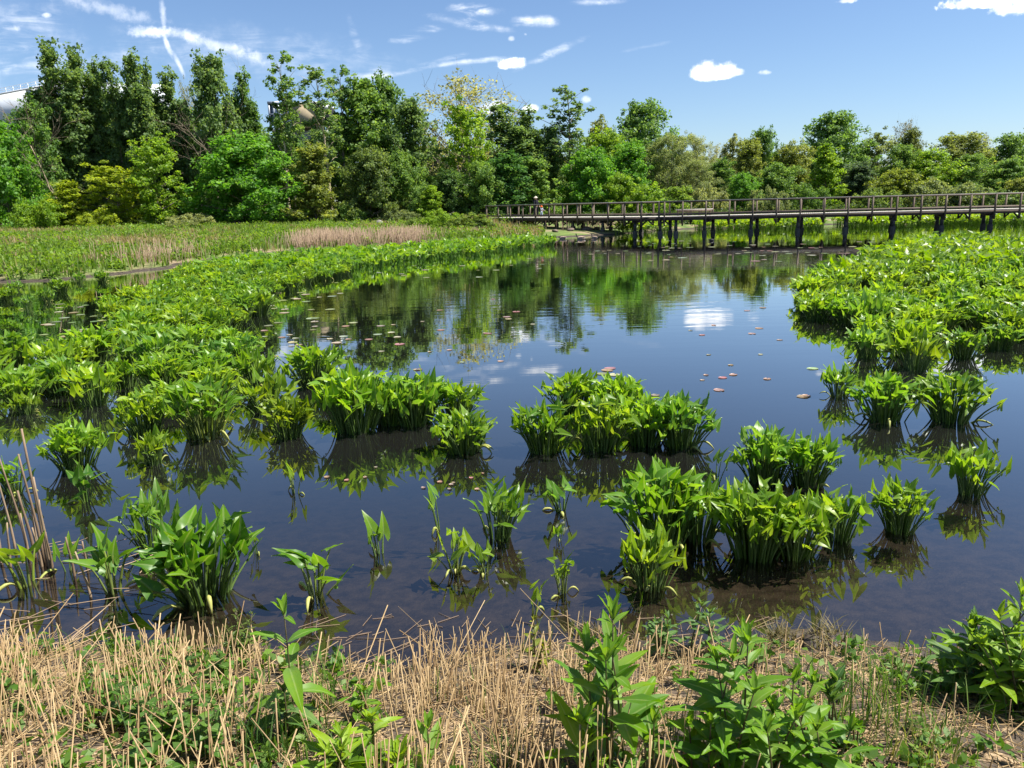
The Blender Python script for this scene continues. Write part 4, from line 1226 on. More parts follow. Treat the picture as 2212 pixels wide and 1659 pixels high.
def arum(kind, x, y, H, label, col=A_GRN, variant=None, rz=None, group=None, wide=1.0, stem=S_GRN, droop=True, name=None, z=0.0):
    v = AR[kind][ARN.randrange(len(AR[kind])) if variant is None else variant % len(AR[kind])]
    o = thing(name or 'arrow_arum', label, 'water plant', (x, y, z), ARN.random() * 6.28 if rz is None else rz, group)
    s = H / v[0]
    o.scale = (s * wide, s * wide, s)
    k = ARN.uniform(.85, 1.15)
    put('foliage', v[1], o, tuple(c * k for c in col)); put('stem_bundle', v[2], o, stem)
    if droop and v[3] is not None: put('drooping_stalk', v[3], o)
    return o
def arum_px(kind, px, py, ytop, label, col=A_GRN, variant=None, wide=1.0, rz=None, stem=S_GRN):
    p = at(px, py, 0)
    H = atY(px, ytop, p[1] + .05)[2]
    return arum(kind, p[0], p[1], H, label, col, variant, rz, None, wide, stem)
Q_ = arum_px
Q_('bold', 440, 1288, 1085, 'largest front arum clump with big glossy leaves above the reed stubble', A_DRK, 0, .95, 0.4)
Q_('bold', 328, 1182, 1045, 'upright narrow arum clump standing behind the largest front clump', A_BLU, 1, .72)
Q_('sprig', 556, 1195, 1128, 'single thin arum sprig leaning at right of the largest front clump', A_BLU, 5, .8)
Q_('sprig', 246, 1278, 1135, 'sparse arum sprig with pale bent stalks among fallen reeds', A_GRN, 6, 1.0, 1.0, S_PALE)
Q_('sprig', 62, 1262, 1130, 'few-leaved arum with thick yellow-green stems by the dead cattails', A_YEL, 0, 1.2, 2.0, S_PALE)
Q_('sprig', 150, 1235, 1130, 'thin grassy arum shoot between dead cattails and bent-stalk sprig', A_GRN, 1, .7)
Q_('sprig', 682, 1285, 1150, 'spreading arum sprig with curled stalk right of the largest front clump', A_GRN, 3, 1.15, .5, S_PALE)
Q_('sprig', 822, 1198, 1078, 'lone arum of few upright leaves in open dark water', A_GRN, 1, .9, 1.2)
Q_('sprig', 638, 1066, 980, 'small lone arum shoot with ring-shaped stalk in open water', A_YEL, 0, .7, .3, S_PALE)
Q_('sprig', 952, 1145, 1035, 'slim arum shoot left of the two middle sprigs', A_BLU, 5, .8)
Q_('mid', 1072, 1162, 1022, 'open arum clump with tall thin stems in the middle shallows', A_GRN, 2, .9)
Q_('sprig', 984, 1232, 1118, 'pale arum sprig with arched stalks in front of the open clump', A_YEL, 2, 1.0, 1.4, S_PALE)
Q_('sprig', 1048, 1236, 1150, 'tangle of bent pale arum stalks with small leaves', A_YEL, 4, .9, 3.0, S_PALE)
Q_('sprig', 1214, 1102, 1012, 'V-shaped arum sprig in front of the middle clumps', A_BLU, 4, 1.2)
Q_('sprig', 1206, 1168, 1105, 'thin arum sprig below the V-shaped sprig', A_GRN, 1, .7)
Q_('sprig', 1214, 1280, 1178, 'arum sprig with two broad pale leaves near the muddy edge', A_YEL, 3, .8, 2.2, S_PALE)
Q_('sprig', 1148, 1330, 1228, 'two-leaved arum shoot at the mud edge behind the stubble', A_YEL, 5, .9, .8, S_PALE)
Q_('mid', 1405, 1266, 1115, 'yellowish arum clump in front of the dense right-of-centre clumps', A_YEL, 1, .8)
Q_('big', 1432, 1168, 985, 'leafy arum clump with loose leaves, left of a denser twin', A_GRN, 2, .9)
Q_('mid', 1505, 1165, 1010, 'arum clump with long bare stems, right twin of the loose clump', A_GRN, 1, .9)
Q_('sprig', 1546, 1046, 958, 'single two-leaved arum right of the middle clump', A_BLU, 5, .9)
Q_('big', 1652, 1040, 900, 'dark arum clump with tall pointed leaves at centre right', A_BLU, 1, .8)
Q_('big', 1742, 1046, 925, 'arum clump leaning right, joined to the tall pointed clump', A_GRN, 3, .85)
Q_('big', 1632, 1198, 1020, 'bright arum clump nearest the right shore, left of its twin', A_GRN, 4, .85)
Q_('big', 1715, 1196, 1045, 'bright arum clump with broad folded leaves nearest the right shore', A_YEL, 5, .85)
Q_('mid', 1808, 1166, 1032, 'arum clump with a bent stalk right of the bright nearest clumps', A_GRN, 0, 1.0)
Q_('big', 1942, 1146, 1022, 'rounded arum clump standing alone towards the right edge', A_GRN, 0, .75)
Q_('mid', 2096, 1066, 955, 'spreading open arum clump farthest right in the near water', A_GRN, 3, 1.0)
Q_('big', 1912, 908, 795, 'dense arum clump in open water, left of the right-hand pair', A_GRN, 2, .95)
Q_('big', 2056, 908, 785, 'dense arum clump in open water, right of the right-hand pair', A_GRN, 5, 1.0)
Q_('mid', 1812, 856, 780, 'small arum clump peeping left of the dense pair', A_BLU, 1, 1.0)
Q_('big', 1003, 974, 868, 'rounded arum clump with yellow fallen stalks in the centre', A_GRN, 1, 1.0)
Q_('big', 898, 914, 785, 'tall dark arum clump behind the rounded centre clump', A_BLU, 4, .9)
Q_('big', 988, 905, 810, 'arum clump half hidden behind the rounded centre clump', A_GRN, 0, .95)
Q_('big', 1178, 974, 850, 'arum clump at the left end of the broad centre-right mass', A_GRN, 3, .85)
Q_('big', 1296, 968, 835, 'thin-stemmed arum clump in the middle of centre-right mass', A_YEL, 5, .9)
Q_('big', 1395, 958, 835, 'arum clump with broad leaves inside the centre-right mass', A_GRN, 1, .9)
Q_('big', 1470, 962, 838, 'large-leaved arum clump at the right end of centre-right mass', A_BLU, 2, .95)
Q_('big', 1235, 890, 790, 'arum clump at the back left of the centre-right mass', A_GRN, 0, 1.0)
Q_('big', 1330, 895, 795, 'arum clump at the back right of the centre-right mass', A_GRN, 4, 1.0)
Q_('big', 624, 942, 842, 'yellow-green arum clump in front of the dense left bed', (0.21, 0.31, 0.016), 3, .95)
Q_('big', 768, 928, 770, 'dark-stemmed arum clump at the right tip of the left bed', A_GRN, 4, .85)
Q_('big', 845, 915, 800, 'narrow arum clump touching the right tip of the left bed', A_BLU, 0, .8)
Q_('big', 442, 940, 800, 'arum clump with a fan of thick pale stems at the left bed front', A_GRN, 2, .9, stem=S_PALE)
Q_('big', 312, 938, 825, 'arum clump with pale curling stalks left of the fan-stemmed clump', A_YEL, 5, .85)
Q_('mid', 334, 1002, 918, 'small bright arum clump alone before the left bed', A_YEL, 1, .8)
Q_('big', 165, 1012, 895, 'loose arum clump standing apart at left with dark water below', A_GRN, 1, .85)
Q_('sprig', 186, 1082, 985, 'thin bluish arum sprig below the loose left clump', A_BLU, 6, .9)
Q_('mid', 34, 1062, 975, 'flat-topped arum clump cut by the left edge', A_GRN, 2, 1.1)
Q_('mid', 62, 894, 840, 'low arum clump at the front left of the dense left bed', A_YEL, 1, 1.0)
for px, py, yt, kd, lab in ((61, 668, 632, 'mid', 'dark arum clump alone in the left inlet, nearest of three'), (101, 653, 618, 'mid', 'bright arum clump in the middle of the left inlet'),
                       (132, 634, 596, 'big', 'tall arum clump in the left inlet against the mud bank'), (172, 612, 584, 'mid', 'arum clump close to the mud bank of the inlet'),
                       (222, 610, 582, 'big', 'wide arum clump at the mud bank below dead reeds'), (14, 650, 615, 'big', 'arum clump in the inlet cut by the left edge'),
                       (34, 630, 603, 'mid', 'small arum clump furthest left against the mud bank'), (238, 670, 630, 'big', 'dark arum clump at the inlet side of the left bed'),
                       (22, 724, 683, 'big', 'arum clump between the inlet and the left bed, cut by edge'), (425, 597, 560, 'big', 'dark arum clump at the landward back of the left bed')):
    Q_(kd, px, py, yt, lab, A_BLU if kd == 'mid' else A_GRN)

def scatter_poly(poly_px, dmin, rng, lo=None, world=None):
    poly = world or [tuple(at(*p)[:2]) for p in poly_px]
    P = np.array(poly); mn, mx = P.min(0), P.max(0)
    n = int((mx[0] - mn[0]) * (mx[1] - mn[1]) / (dmin * dmin) * 3.2)
    C = mn + rng.random((n, 2)) * (mx - mn)
    C = C[inside(C, poly)]
    keep, cells = [], {}
    for c in C:
        k = (int(c[0] // dmin), int(c[1] // dmin)); ok = True
        for i in (-1, 0, 1):
            for j in (-1, 0, 1):
                for o in cells.get((k[0] + i, k[1] + j), ()):
                    if (o[0] - c[0]) ** 2 + (o[1] - c[1]) ** 2 < dmin * dmin: ok = False
        if ok: cells.setdefault(k, []).append(c); keep.append(c)
    return np.array(keep)
LEFT_BED = [(-260, 775), (-60, 772), (100, 785), (240, 778), (300, 742), (232, 712), (250, 672), (360, 628), (385, 600), (500, 578), (700, 560), (900, 543), (1060, 533), (1185, 525), (1192, 532),
            (1060, 551), (900, 568), (760, 592), (640, 624), (575, 662), (565, 705), (510, 716), (548, 790), (640, 812), (800, 850), (720, 908), (570, 905), (420, 915), (215, 905), (-60, 885), (-260, 880)]
RIGHT_BED = [(1735, 642), (1762, 695), (1848, 706), (1862, 785), (1950, 800), (2100, 790), (2125, 765), (2200, 745), (2330, 690), (2420, 600), (2300, 545), (2205, 590), (2150, 578), (2225, 548), (2112, 528), (1992, 532), (1900, 556), (1768, 614)]
rl = np.random.default_rng(21)
PL = scatter_poly(LEFT_BED, 0.60, rl); PR = scatter_poly(RIGHT_BED, 0.62, rl)
def split_near(P, n):
    o = np.argsort(P[:, 1]); return P[o[:n]], P[o[n:]]
NL, FL = split_near(PL, 128); NR, FR = split_near(PR, 100)
for P, lab, grp in ((NL, 'leafy arrow arum clump packed among others in the dense left bed', 'arrow arum packed in the left bed'),
                    (NR, 'leafy arrow arum clump packed among others in the dense right bed', 'arrow arum packed in the right bed')):
    for x, y in P:
        lo = ARN.choice([.40, .50, .54])
        arum('big' if ARN.random() < .8 else 'mid', x, y, ARN.uniform(lo, lo + .16), lab, ARN.choice([A_GRN, A_GRN, A_YEL, A_YEL, A_BLU]), group=grp, wide=ARN.uniform(.95, 1.2), droop=ARN.random() < .4)

def far_arum(P, rng, n=34, h=.55, L=.21):
    k = len(P); m = k * n
    g = G()
    idx = np.repeat(np.arange(k), n)
    hs = rng.uniform(.8, 1.2, k) * h
    a = rng.random(m) * 2 * PI; q = np.sqrt(rng.random(m))
    top = np.stack([P[idx, 0] + np.cos(a) * q * .36, P[idx, 1] + np.sin(a) * q * .36, hs[idx] * (1 - .4 * q ** 3 * rng.random(m)) * rng.uniform(.55, 1, m)], 1)
    az = a + rng.normal(size=m) * .8; el = np.clip(rng.normal(.4, .45, m), -.5, 1.3)
    d = np.stack([np.cos(az) * np.cos(el), np.sin(az) * np.cos(el), np.sin(el)], 1)
    s = np.stack([-np.sin(az), np.cos(az), 0 * az], 1)
    N = np.cross(s, d); N *= np.where(N[:, 2:3] < 0, -1, 1); N = nrm(N + s * rng.normal(size=(m, 1)) * .5)
    s = np.cross(d, N)
    l = (L * rng.uniform(.7, 1.25, m))[:, None]; w = l * .85
    f = rng.uniform(.1, .5, (m, 1)) * l * .25
    V = np.stack([top, top - d * l * .33 - s * w * .25, top + d * l * .02 - s * w * .40 + N * f, top + d * l, top + d * l * .02 + s * w * .40 + N * f, top - d * l * .33 + s * w * .25], 1)
    base = np.arange(m)[:, None] * 6
    Q = np.concatenate([base + np.array([[0, 3, 2, 1]]), base + np.array([[0, 5, 4, 3]])])
    r = np.clip(.5 * rng.random(k)[idx] + .5 * rng.random(m), 0, 1)
    g.add(V.reshape(-1, 3), Q, None, np.repeat(np.stack([r, np.full(m, .5), rng.random(m)], 1), 6, axis=0))
    ns = 14; i2 = np.repeat(np.arange(k), ns); a = rng.random(k * ns) * 2 * PI
    b = np.stack([P[i2, 0] + np.cos(a) * .13, P[i2, 1] + np.sin(a) * .13, np.full(k * ns, -.05)], 1)
    t = np.stack([P[i2, 0] + np.cos(a) * .27, P[i2, 1] + np.sin(a) * .27, hs[i2] * .8], 1)
    g.prisms(b, t, .012, .006, np.stack([np.full(k * ns, .25), np.full(k * ns, .5), np.full(k * ns, .5)], 1))
    return g
tag(far_arum(FL, rl).build('arum_bed', M_ARUM, color=A_GRN), 'bright green bed of arrow arum narrowing towards the boardwalk on the left', 'water plants', kind='stuff')
tag(far_arum(FR, rl).build('arum_bed', M_ARUM, color=(0.15, 0.27, 0.016)), 'bright green bed of arrow arum reaching back on the right', 'water plants', kind='stuff')
FAR1 = [(1500, 497), (1640, 498), (1772, 496), (1778, 489), (1640, 487), (1520, 489)]
FAR2 = [(1850, 494), (1960, 493), (1990, 484), (1880, 482), (1800, 485)]
FAR3 = [(1980, 488), (2120, 488), (2300, 486), (2300, 473), (2100, 473), (1990, 477)]
FAR4 = [(1330, 508), (1460, 500), (1440, 496), (1350, 502)]
Pf = np.vstack([scatter_poly(f, .62, rl) for f in (FAR1, FAR2, FAR3, FAR4)])
tag(far_arum(Pf, rl, 26, .75, .27).build('arum_bed', M_ARUM, color=(0.17, 0.29, 0.016)), 'sunlit arum beds on the far shore seen under the boardwalk', 'water plants', kind='stuff')

# ------------------------------------------------------------------ lily pads
def lily_mesh(seed):
    rng = np.random.default_rng(seed); n = 18
    V = [(0, 0, .004)]; C = [(rng.random(), .9, .5)]
    for ring, (r, z) in enumerate(((.55, .004), (1.0, .006), (1.02, .010))):
        for j in range(n + 1):
            a = .16 + (2 * PI - .32) * j / n
            V.append((r * math.cos(a) * (1 + .03 * math.sin(3 * a)), r * math.sin(a), z + (.01 * max(0, math.sin(2 * a + seed)) if ring else 0))); C.append((C[0][0], .9, .5))
    Q = []; T = [[0, 1 + j, 2 + j] for j in range(n)]
    for rg in range(2):
        for j in range(n):
            a = 1 + rg * (n + 1) + j; Q.append([a, a + n + 1, a + n + 2, a + 1])
    g = G(); g.add(V, Q, T, C); return g.mesh('lily_pad', M_LILY, True)
M_LILY = leaf_material('lily_leaf', .1, .35, .5, False, .5)
LM = [lily_mesh(i) for i in range(4)]
LR = random.Random(31)
L_GRN = (.20, .22, .09); L_RED = (.30, .19, .14); L_PALE = (.33, .31, .20)
def pad(px, py, r, col, label, group):
    p = at(px, py, 0)
    if not inside(np.array([[p[0], p[1]]]), POND)[0]: return
    o = put('lily_pad', LM[LR.randrange(4)], None, tuple(c * LR.uniform(.8, 1.2) for c in col))
    o.location = (p[0], p[1], .003); o.rotation_euler = (0, 0, LR.random() * 6.28); o.scale = (r, r * LR.uniform(.85, 1), .35)
    tag(o, label, 'lily pad', group)
for px, py, c in ((1312, 800, L_RED), (1318, 796, L_RED), (1301, 808, L_GRN), (1328, 810, L_PALE)):
    pad(px, py, .085, c, 'lily pad in the small cluster behind the centre-right arum mass', 'pads clustered behind the centre-right mass')
def pads(n, x0, x1, y0, y1, cols, label, group, r=(.07, .13), edge=None):
    for _ in range(n):
        py = LR.uniform(y0, y1); px = LR.uniform(x0, x1)
        if edge: px = edge(py) + abs(LR.gauss(0, x1))
        pad(px, py, LR.uniform(*r), LR.choice(cols), label, group)
pads(34, 545, 900, 695, 770, [L_GRN, L_RED, L_PALE, L_PALE], 'small lily pad floating on the tree reflection beside the left bed', 'pads by the left bed', (.05, .10))
pads(26, 540, 760, 610, 700, [L_GRN, L_PALE], 'small greenish lily pad along the water side of the left bed', 'pads along the left bed')
pads(20, 800, 1200, 545, 600, [L_PALE, L_GRN], 'tiny pale lily pad off the far end of the left bed', 'pads off the far left bed')
pads(16, 900, 1260, 640, 800, [L_PALE, L_RED], 'lone lily pad scattered over the middle of the pond', 'pads scattered mid-pond', (.04, .09))
pads(24, 1380, 1790, 640, 860, [L_RED, L_RED, L_PALE], 'reddish lily pad scattered over the reflected blue sky', 'pads on the sky reflection', (.035, .085))
pads(70, 1400, 1960, 520, 566, [L_PALE, L_PALE, L_RED, L_GRN], 'pale lily pad in the drift in front of the boardwalk', 'pads before the boardwalk', (.10, .2))
pads(24, 1230, 1500, 515, 550, [L_PALE, L_GRN], 'small pale lily pad among the pile reflections', 'pads among the piles', (.08, .15))
pads(26, 80, 235, 655, 735, [L_PALE, L_GRN], 'lily pad floating in the left inlet', 'pads in the left inlet')
pads(12, 700, 1060, 1010, 1060, [L_RED, L_RED], 'tiny reddish leaf pad floating under the centre clumps', 'pads under the centre clumps', (.015, .03))

# ------------------------------------------------------------------ meadow on the left bank
def blades(rng, P, h, w, lean=.35):
    """many grass blades as folded three-part strips"""
    n = len(P); a = rng.random(n) * 2 * PI
    dx = np.stack([np.cos(a), np.sin(a), 0 * a], 1); sx = np.stack([-np.sin(a), np.cos(a), 0 * a], 1)
    h = np.asarray(h)[:, None]; w = np.asarray(w)[:, None]; ln = (lean * rng.random(n))[:, None] * h
    V = []
    for f, ww in ((0, 1), (.45, .85), (.8, .5), (1, .04)):
        c = P + dx * ln * f ** 2 * 1.6 + np.array([0, 0, 1.0]) * h * (f - .18 * f * f * rng.random((n, 1)))
        V += [c - sx * w * ww, c + sx * w * ww]
    V = np.stack(V, 1)
    b = np.arange(n)[:, None] * 8
    Q = np.concatenate([b + np.array([[0, 1, 3, 2]]), b + np.array([[2, 3, 5, 4]]), b + np.array([[4, 5, 7, 6]])])
    return V.reshape(-1, 3), Q
rm = np.random.default_rng(41)
MEAD = [tuple(at(p[0], p[1] + (11 if p[0] < 700 else 3))[:2]) for p in ((1185, 511), (1100, 516), (1000, 519), (900, 525), (800, 531), (650, 540), (520, 552), (420, 561), (340, 576), (250, 588), (150, 598), (0, 606), (-120, 612), (-400, 628))]
MEAD += [(-70, 82), (0, 82), (2, 72)]
def rand_poly(poly, n, rng):
    P = np.array(poly); mn, mx = P.min(0), P.max(0)
    C = mn + rng.random((int(n * 2.2) + 50, 2)) * (mx - mn); C = C[inside(C, poly)]
    return C[:n]
def on_ground(xy): return np.column_stack([xy, gz(xy[:, 0], xy[:, 1])])
xy = rand_poly(MEAD, 70000, rm)
pn = vnoise(xy[:, 0] * .35, xy[:, 1] * .22, 7) * .6 + vnoise(xy[:, 0] * 1.3, xy[:, 1] * 1.0, 8) * .4
dsh = seg_dist(xy, POND)
mz = gz(xy[:, 0], xy[:, 1])
keep = (mz > .03) & (rm.random(len(xy)) < np.clip((mz - .02) / .10 + vnoise(xy[:, 0] * .9, xy[:, 1] * .9, 44) - .4, 0, 1))
def meadow(name, sel, h, w, col, label, lean=.35, attr=None):
    P = on_ground(xy[sel]); n = len(P)
    V, Q = blades(rm, P, h[0] + (h[1] - h[0]) * rm.random(n), np.full(n, w) * rm.uniform(.7, 1.3, n), lean)
    r = np.clip(.35 + .5 * (pn[sel] - .3) + .3 * rm.normal(size=n) * .5, 0, 1)
    g = G(); g.add(V, Q, None, np.repeat(np.stack([r, np.full(n, .5), rm.random(n)], 1), 8, axis=0))
    tag(g.build(name, M_GRASS, color=col), label, 'grass', kind='stuff')
tanm = pn > .50
meadow('meadow_grass', keep & ~tanm, (.22, .55), .028, (0.165, 0.25, 0.034), 'sunlit green meadow grass on the left bank')
meadow('dry_grass', keep & tanm & (rm.random(len(xy)) < .8), (.25, .6), .024, (0.30, 0.245, 0.125), 'tan dry grass patches across the left meadow')
# leafy weeds in the meadow
wxy = rand_poly(MEAD, 5200, rm)
wxy = wxy[(gz(wxy[:, 0], wxy[:, 1]) > .05) & (vnoise(wxy[:, 0] * .3, wxy[:, 1] * .2, 11) + .3 * vnoise(wxy[:, 0] * 1.1, wxy[:, 1], 12) > .48)]
k = len(wxy); cen = on_ground(wxy); hh = rm.uniform(.15, .65, k) ** 1.1; cen[:, 2] += hh * .6
V, Q, C = crown_leaves(rm, cen, hh * .8, 22, .15, wxy, .4, .7, .7, .2)
g = G(); g.add(V, Q, None, C)
tag(g.build('meadow_weeds', M_CROWN, color=(0.155, 0.265, 0.028)), 'bright leafy weeds growing through the left meadow', 'weeds', kind='stuff')
# dry reeds at the shoreline of the meadow
def reed_line(pts_px, n, h, spread, rng):
    S = [at(*p)[:2] for p in pts_px]; S = np.array(S)
    seg_i = rng.integers(0, len(S) - 1, n * 2); t = rng.random((n * 2, 1))
    gap = vnoise(seg_i * 9.0 + t[:, 0] * 9.0, t[:, 0] * 0, 19); kp = np.where(rng.random(n * 2) < np.clip((gap - .25) * 1.8, .05, 1))[0][:n]
    seg_i = seg_i[kp]; t = t[kp]; n = len(kp)
    P = S[seg_i] * (1 - t) + S[seg_i + 1] * t + rng.normal(size=(n, 2)) * spread * np.array([.6, 1.0])
    P3 = np.column_stack([P, np.maximum(gz(P[:, 0], P[:, 1]), -.1) - .03])
    hh = rng.uniform(h[0], h[1], n)
    Tt = P3 + np.column_stack([rng.normal(size=n) * .18 * hh, rng.normal(size=n) * .18 * hh, hh])
    return P3, Tt
g = G()
for line, n, h, sp in (([(640, 541), (700, 537), (790, 532), (860, 528), (925, 524)], 2200, (.45, 1.05), .9), ([(230, 588), (340, 575), (420, 562)], 160, (.4, 1.1), .7), ([(930, 523), (1010, 516), (1040, 514)], 160, (.2, .5), .5), ([(1210, 506), (1330, 500)], 220, (.3, .8), .8)):
    P3, Tt = reed_line(line, n, h, sp, rm)
    n = len(P3); g.prisms(P3, Tt, .012, .008, np.column_stack([rm.random(n), np.full(n, .5), rm.random(n)]))
tag(g.build('dry_reeds', M_DEADREED), 'band of dead brown reeds along the meadow shoreline', 'reeds', kind='stuff')
# undergrowth along the far right bank and under the left trees
und = []
for px0, px1, Y0, Y1, n in ((1180, 2500, 80, 92, 900), (-300, 1180, 74, 84, 800), (1235, 1560, 70, 82, 700)):
    px = px0 + (px1 - px0) * rm.random(n); Y = Y0 + (Y1 - Y0) * rm.random(n)
    und.append(np.column_stack([(px - 1106) / FPX * Y * 1.02, Y]))
und = np.vstack(und); und = und[~inside(und, POND)]
cen = on_ground(und); hh = rm.uniform(.3, .9, len(und)); cen[:, 2] += hh * .5
V, Q, C = crown_leaves(rm, cen, hh, 26, .22, und, .5, .7, .6, .3)
g = G(); g.add(V, Q, None, C)
tag(g.build('undergrowth', M_CROWN, color=(0.07, 0.12, 0.028)), 'low leafy undergrowth at the foot of the trees', 'undergrowth', kind='stuff')

# ------------------------------------------------------------------ near bank: stubble, straw, grass
rn = np.random.default_rng(61)
BANK = [tuple(at(*p)[:2]) for p in ((-250, 1395), (0, 1400), (200, 1408), (400, 1424), (560, 1416), (700, 1440), (840, 1452), (920, 1446), (1050, 1424), (1200, 1412), (1300, 1412), (1420, 1420), (1560, 1412), (1700, 1420), (1800, 1424), (1900, 1420), (2010, 1426), (2212, 1420), (2500, 1415))]
BANK += [(4.2, 1.35), (-4.2, 1.35)]
def density(xy):
    """thick stubble left and centre, thin at right, gaps between"""
    px = np.array([at_px(q, .25) for q in xy])
    d = np.interp(px, [-200, 0, 350, 520, 600, 700, 800, 880, 960, 1200, 1290, 1350, 1600, 1680, 1760, 1900, 2212, 2400], [1, 1, .9, .55, .3, .4, .32, .7, 1, .95, .6, .5, .55, .30, .22, .2, .13, .13])
    return d, px
xy = rand_poly(BANK, 21000, rn)
d, bpx = density(xy)
cl = vnoise(xy[:, 0] * 7, xy[:, 1] * 7, 5)
sel = rn.random(len(xy)) < d * np.clip((cl - .25) * 2.2, .08, 1) * .50
S = on_ground(xy[sel]); n = len(S); bp = bpx[sel]
sdw = seg_dist(S[:, :2], POND); hh = rn.uniform(.10, .36, n) * np.clip(.55 + sdw * .8, .55, 1) * np.interp(bp, [0, 500, 900, 1300, 1600, 2200], [1.0, .9, 1.0, .92, .8, .6])
ln = np.where(rn.random(n) < .12, .7, .16)
Tt = S + np.column_stack([rn.normal(size=n) * ln * hh + .05 * hh, rn.normal(size=n) * ln * hh, hh])
rad = rn.uniform(.0015, .0036, n)
g = G(); g.prisms(S - np.array([0, 0, .02]), Tt, rad, rad * .92, np.column_stack([np.clip(rn.normal(.55, .25, n), 0, 1), np.full(n, .5), rn.random(n)]))
# bent and long stalks
nl = 60
i = rn.integers(0, n, nl); a = rn.random(nl) * 2 * PI; L = rn.uniform(.3, .6, nl)
g.prisms(S[i] + np.array([0, 0, .05]), S[i] + np.column_stack([np.cos(a) * L * .8, np.sin(a) * L * .5, .06 + L * rn.uniform(.1, .7, nl)]), .0018, .001, np.column_stack([rn.random(nl), np.full(nl, .5), rn.random(nl)]))
tag(g.build('reed_stubble', M_STRAW), 'cut pale reed stubble standing along the near bank', 'stubble', kind='stuff')
# loose straw on the ground
xy = rand_poly(BANK, 9000, rn); n = len(xy)
P = on_ground(xy); a = rn.random(n) * PI; L = rn.uniform(.04, .17, n)
dv = np.column_stack([np.cos(a) * L, np.sin(a) * L, rn.normal(size=n) * .015])
P[:, 2] += rn.uniform(.004, .028, n)
g = G(); rad = rn.uniform(.0012, .0030, n); g.prisms(P - dv, P + dv, rad, rad * .7, np.column_stack([np.clip(rn.normal(.6, .25, n), 0, 1), np.full(n, .5), rn.random(n)]))
tag(g.build('straw_litter', M_STRAW), 'loose straw lying flat over the near bank', 'straw', kind='stuff')
# floating and fallen reeds in the left corner of the water
n = 38
fp = np.column_stack([rn.uniform(0, 420, n), rn.uniform(1180, 1400, n)])
F = np.array([at(*q) for q in fp]); a = rn.normal(.25, .6, n); L = rn.uniform(.05, .28, n)
g = G(); dv = np.column_stack([np.cos(a) * L, np.sin(a) * L, np.abs(rn.normal(size=n)) * .05])
g.prisms(F - dv * [1, 1, 0] + [0, 0, .006], F + dv + [0, 0, .006], .0035, .002, np.column_stack([rn.random(n), np.full(n, .5), rn.random(n)]))
n = 170
fp = np.column_stack([rn.uniform(650, 1700, n), rn.uniform(1330, 1440, n)])
F = np.array([at(*q) for q in fp]); F[:, 2] = np.maximum(gz(F[:, 0], F[:, 1]), 0) + .004
a = rn.random(n) * PI; L = rn.uniform(.02, .10, n); dv = np.column_stack([np.cos(a) * L, np.sin(a) * L, 0 * a])
g.prisms(F - dv, F + dv, .0022, .0016, np.column_stack([rn.random(n) * .5, np.full(n, .5), rn.random(n)]))
tag(g.build('fallen_reed_debris', M_DEADREED), 'broken reeds lying in the shallow water of the left corner', 'reed debris', kind='stuff')
# green blades between the stubble
xy = rand_poly(BANK, 5200, rn)
gn = vnoise(xy[:, 0] * 3.2, xy[:, 1] * 3.2, 15); xy = xy[rn.random(len(xy)) < np.clip((gn - .42) * 3.2, .03, 1)]
P = on_ground(xy); n = len(P)
V, Q = blades(rn, P, rn.uniform(.05, .22, n), rn.uniform(.0014, .0038, n), .6)
g = G(); g.add(V, Q, None, np.repeat(np.column_stack([rn.random(n), np.full(n, .5), rn.random(n)]), 8, axis=0))
tag(g.build('bank_grass', M_GRASS, color=(0.095, 0.17, 0.03)), 'fresh green grass blades between the stubble of near bank', 'grass', kind='stuff')

xy = rand_poly(BANK, 2600, rn)
gpx = np.array([at_px(q, .25) for q in xy])
gn = vnoise(xy[:, 0] * 2.1, xy[:, 1] * 2.1, 25) + .25 * vnoise(xy[:, 0] * 7, xy[:, 1] * 7, 26)
dens = np.interp(gpx, [-200, 150, 250, 480, 600, 760, 900, 1000, 1500, 1700, 2300], [.05, .15, .4, .4, .15, .25, .05, .0, .12, .2, .1])
xy = xy[(gn > .62 - dens * .7) & (rn.random(len(xy)) < dens * 2)]
cen = on_ground(xy); hh = rn.uniform(.03, .10, len(xy)); cen[:, 2] += hh * .8
V, Q, C = crown_leaves(rn, cen, hh * .8, 9, .045, xy, .2, .5, .9, .2, .2, .62)
g = G(); g.add(V, Q, None, C)
tag(g.build('ground_cover', M_PLANT, color=(0.11, 0.215, 0.035)), 'small leafy ground cover growing between the cut stubble', 'ground cover', kind='stuff')

# dead cattail stalks standing in the left corner
def stalk(px, py, ytop, lean, r, label, group=None):
    p = at(px, py, 0)
    H = atY(px, ytop, p[1])[2]
    g = G(); k = 6; z = np.linspace(0, 1, k); r = r * 1.45
    g.tube(np.stack([lean * H * z ** 1.3, 0.01 * np.sin(z * 5), z * H - .06], 1), r * np.linspace(1.1, .55, k), 6, (ARN.random(), .5, .5))
    o = g.build('dead_cattail', M_DEADREED, None, True); o.location = (p[0], p[1], 0)
    tag(o, label, 'dead reed', group)
stalk(103, 1222, 905, -.01, .008, 'tallest dead cattail stalk at the left edge')
stalk(96, 1215, 960, -.05, .007, 'dead cattail stalk just left of the tallest one')
stalk(108, 1228, 1010, .0, .0075, 'short broken cattail stalk right of the tallest one')
stalk(76, 1205, 1040, -.06, .008, 'dead cattail stalk broken off level with the flat-topped arum')
stalk(60, 1190, 965, -.10, .006, 'thin grey cattail stalk leaning left behind the broken one')
stalk(34, 1195, 1000, -.04, .006, 'thin dead cattail stalk nearest the left edge but one')
stalk(2, 1220, 1060, .06, .007, 'dead cattail stalk cut by the left edge')
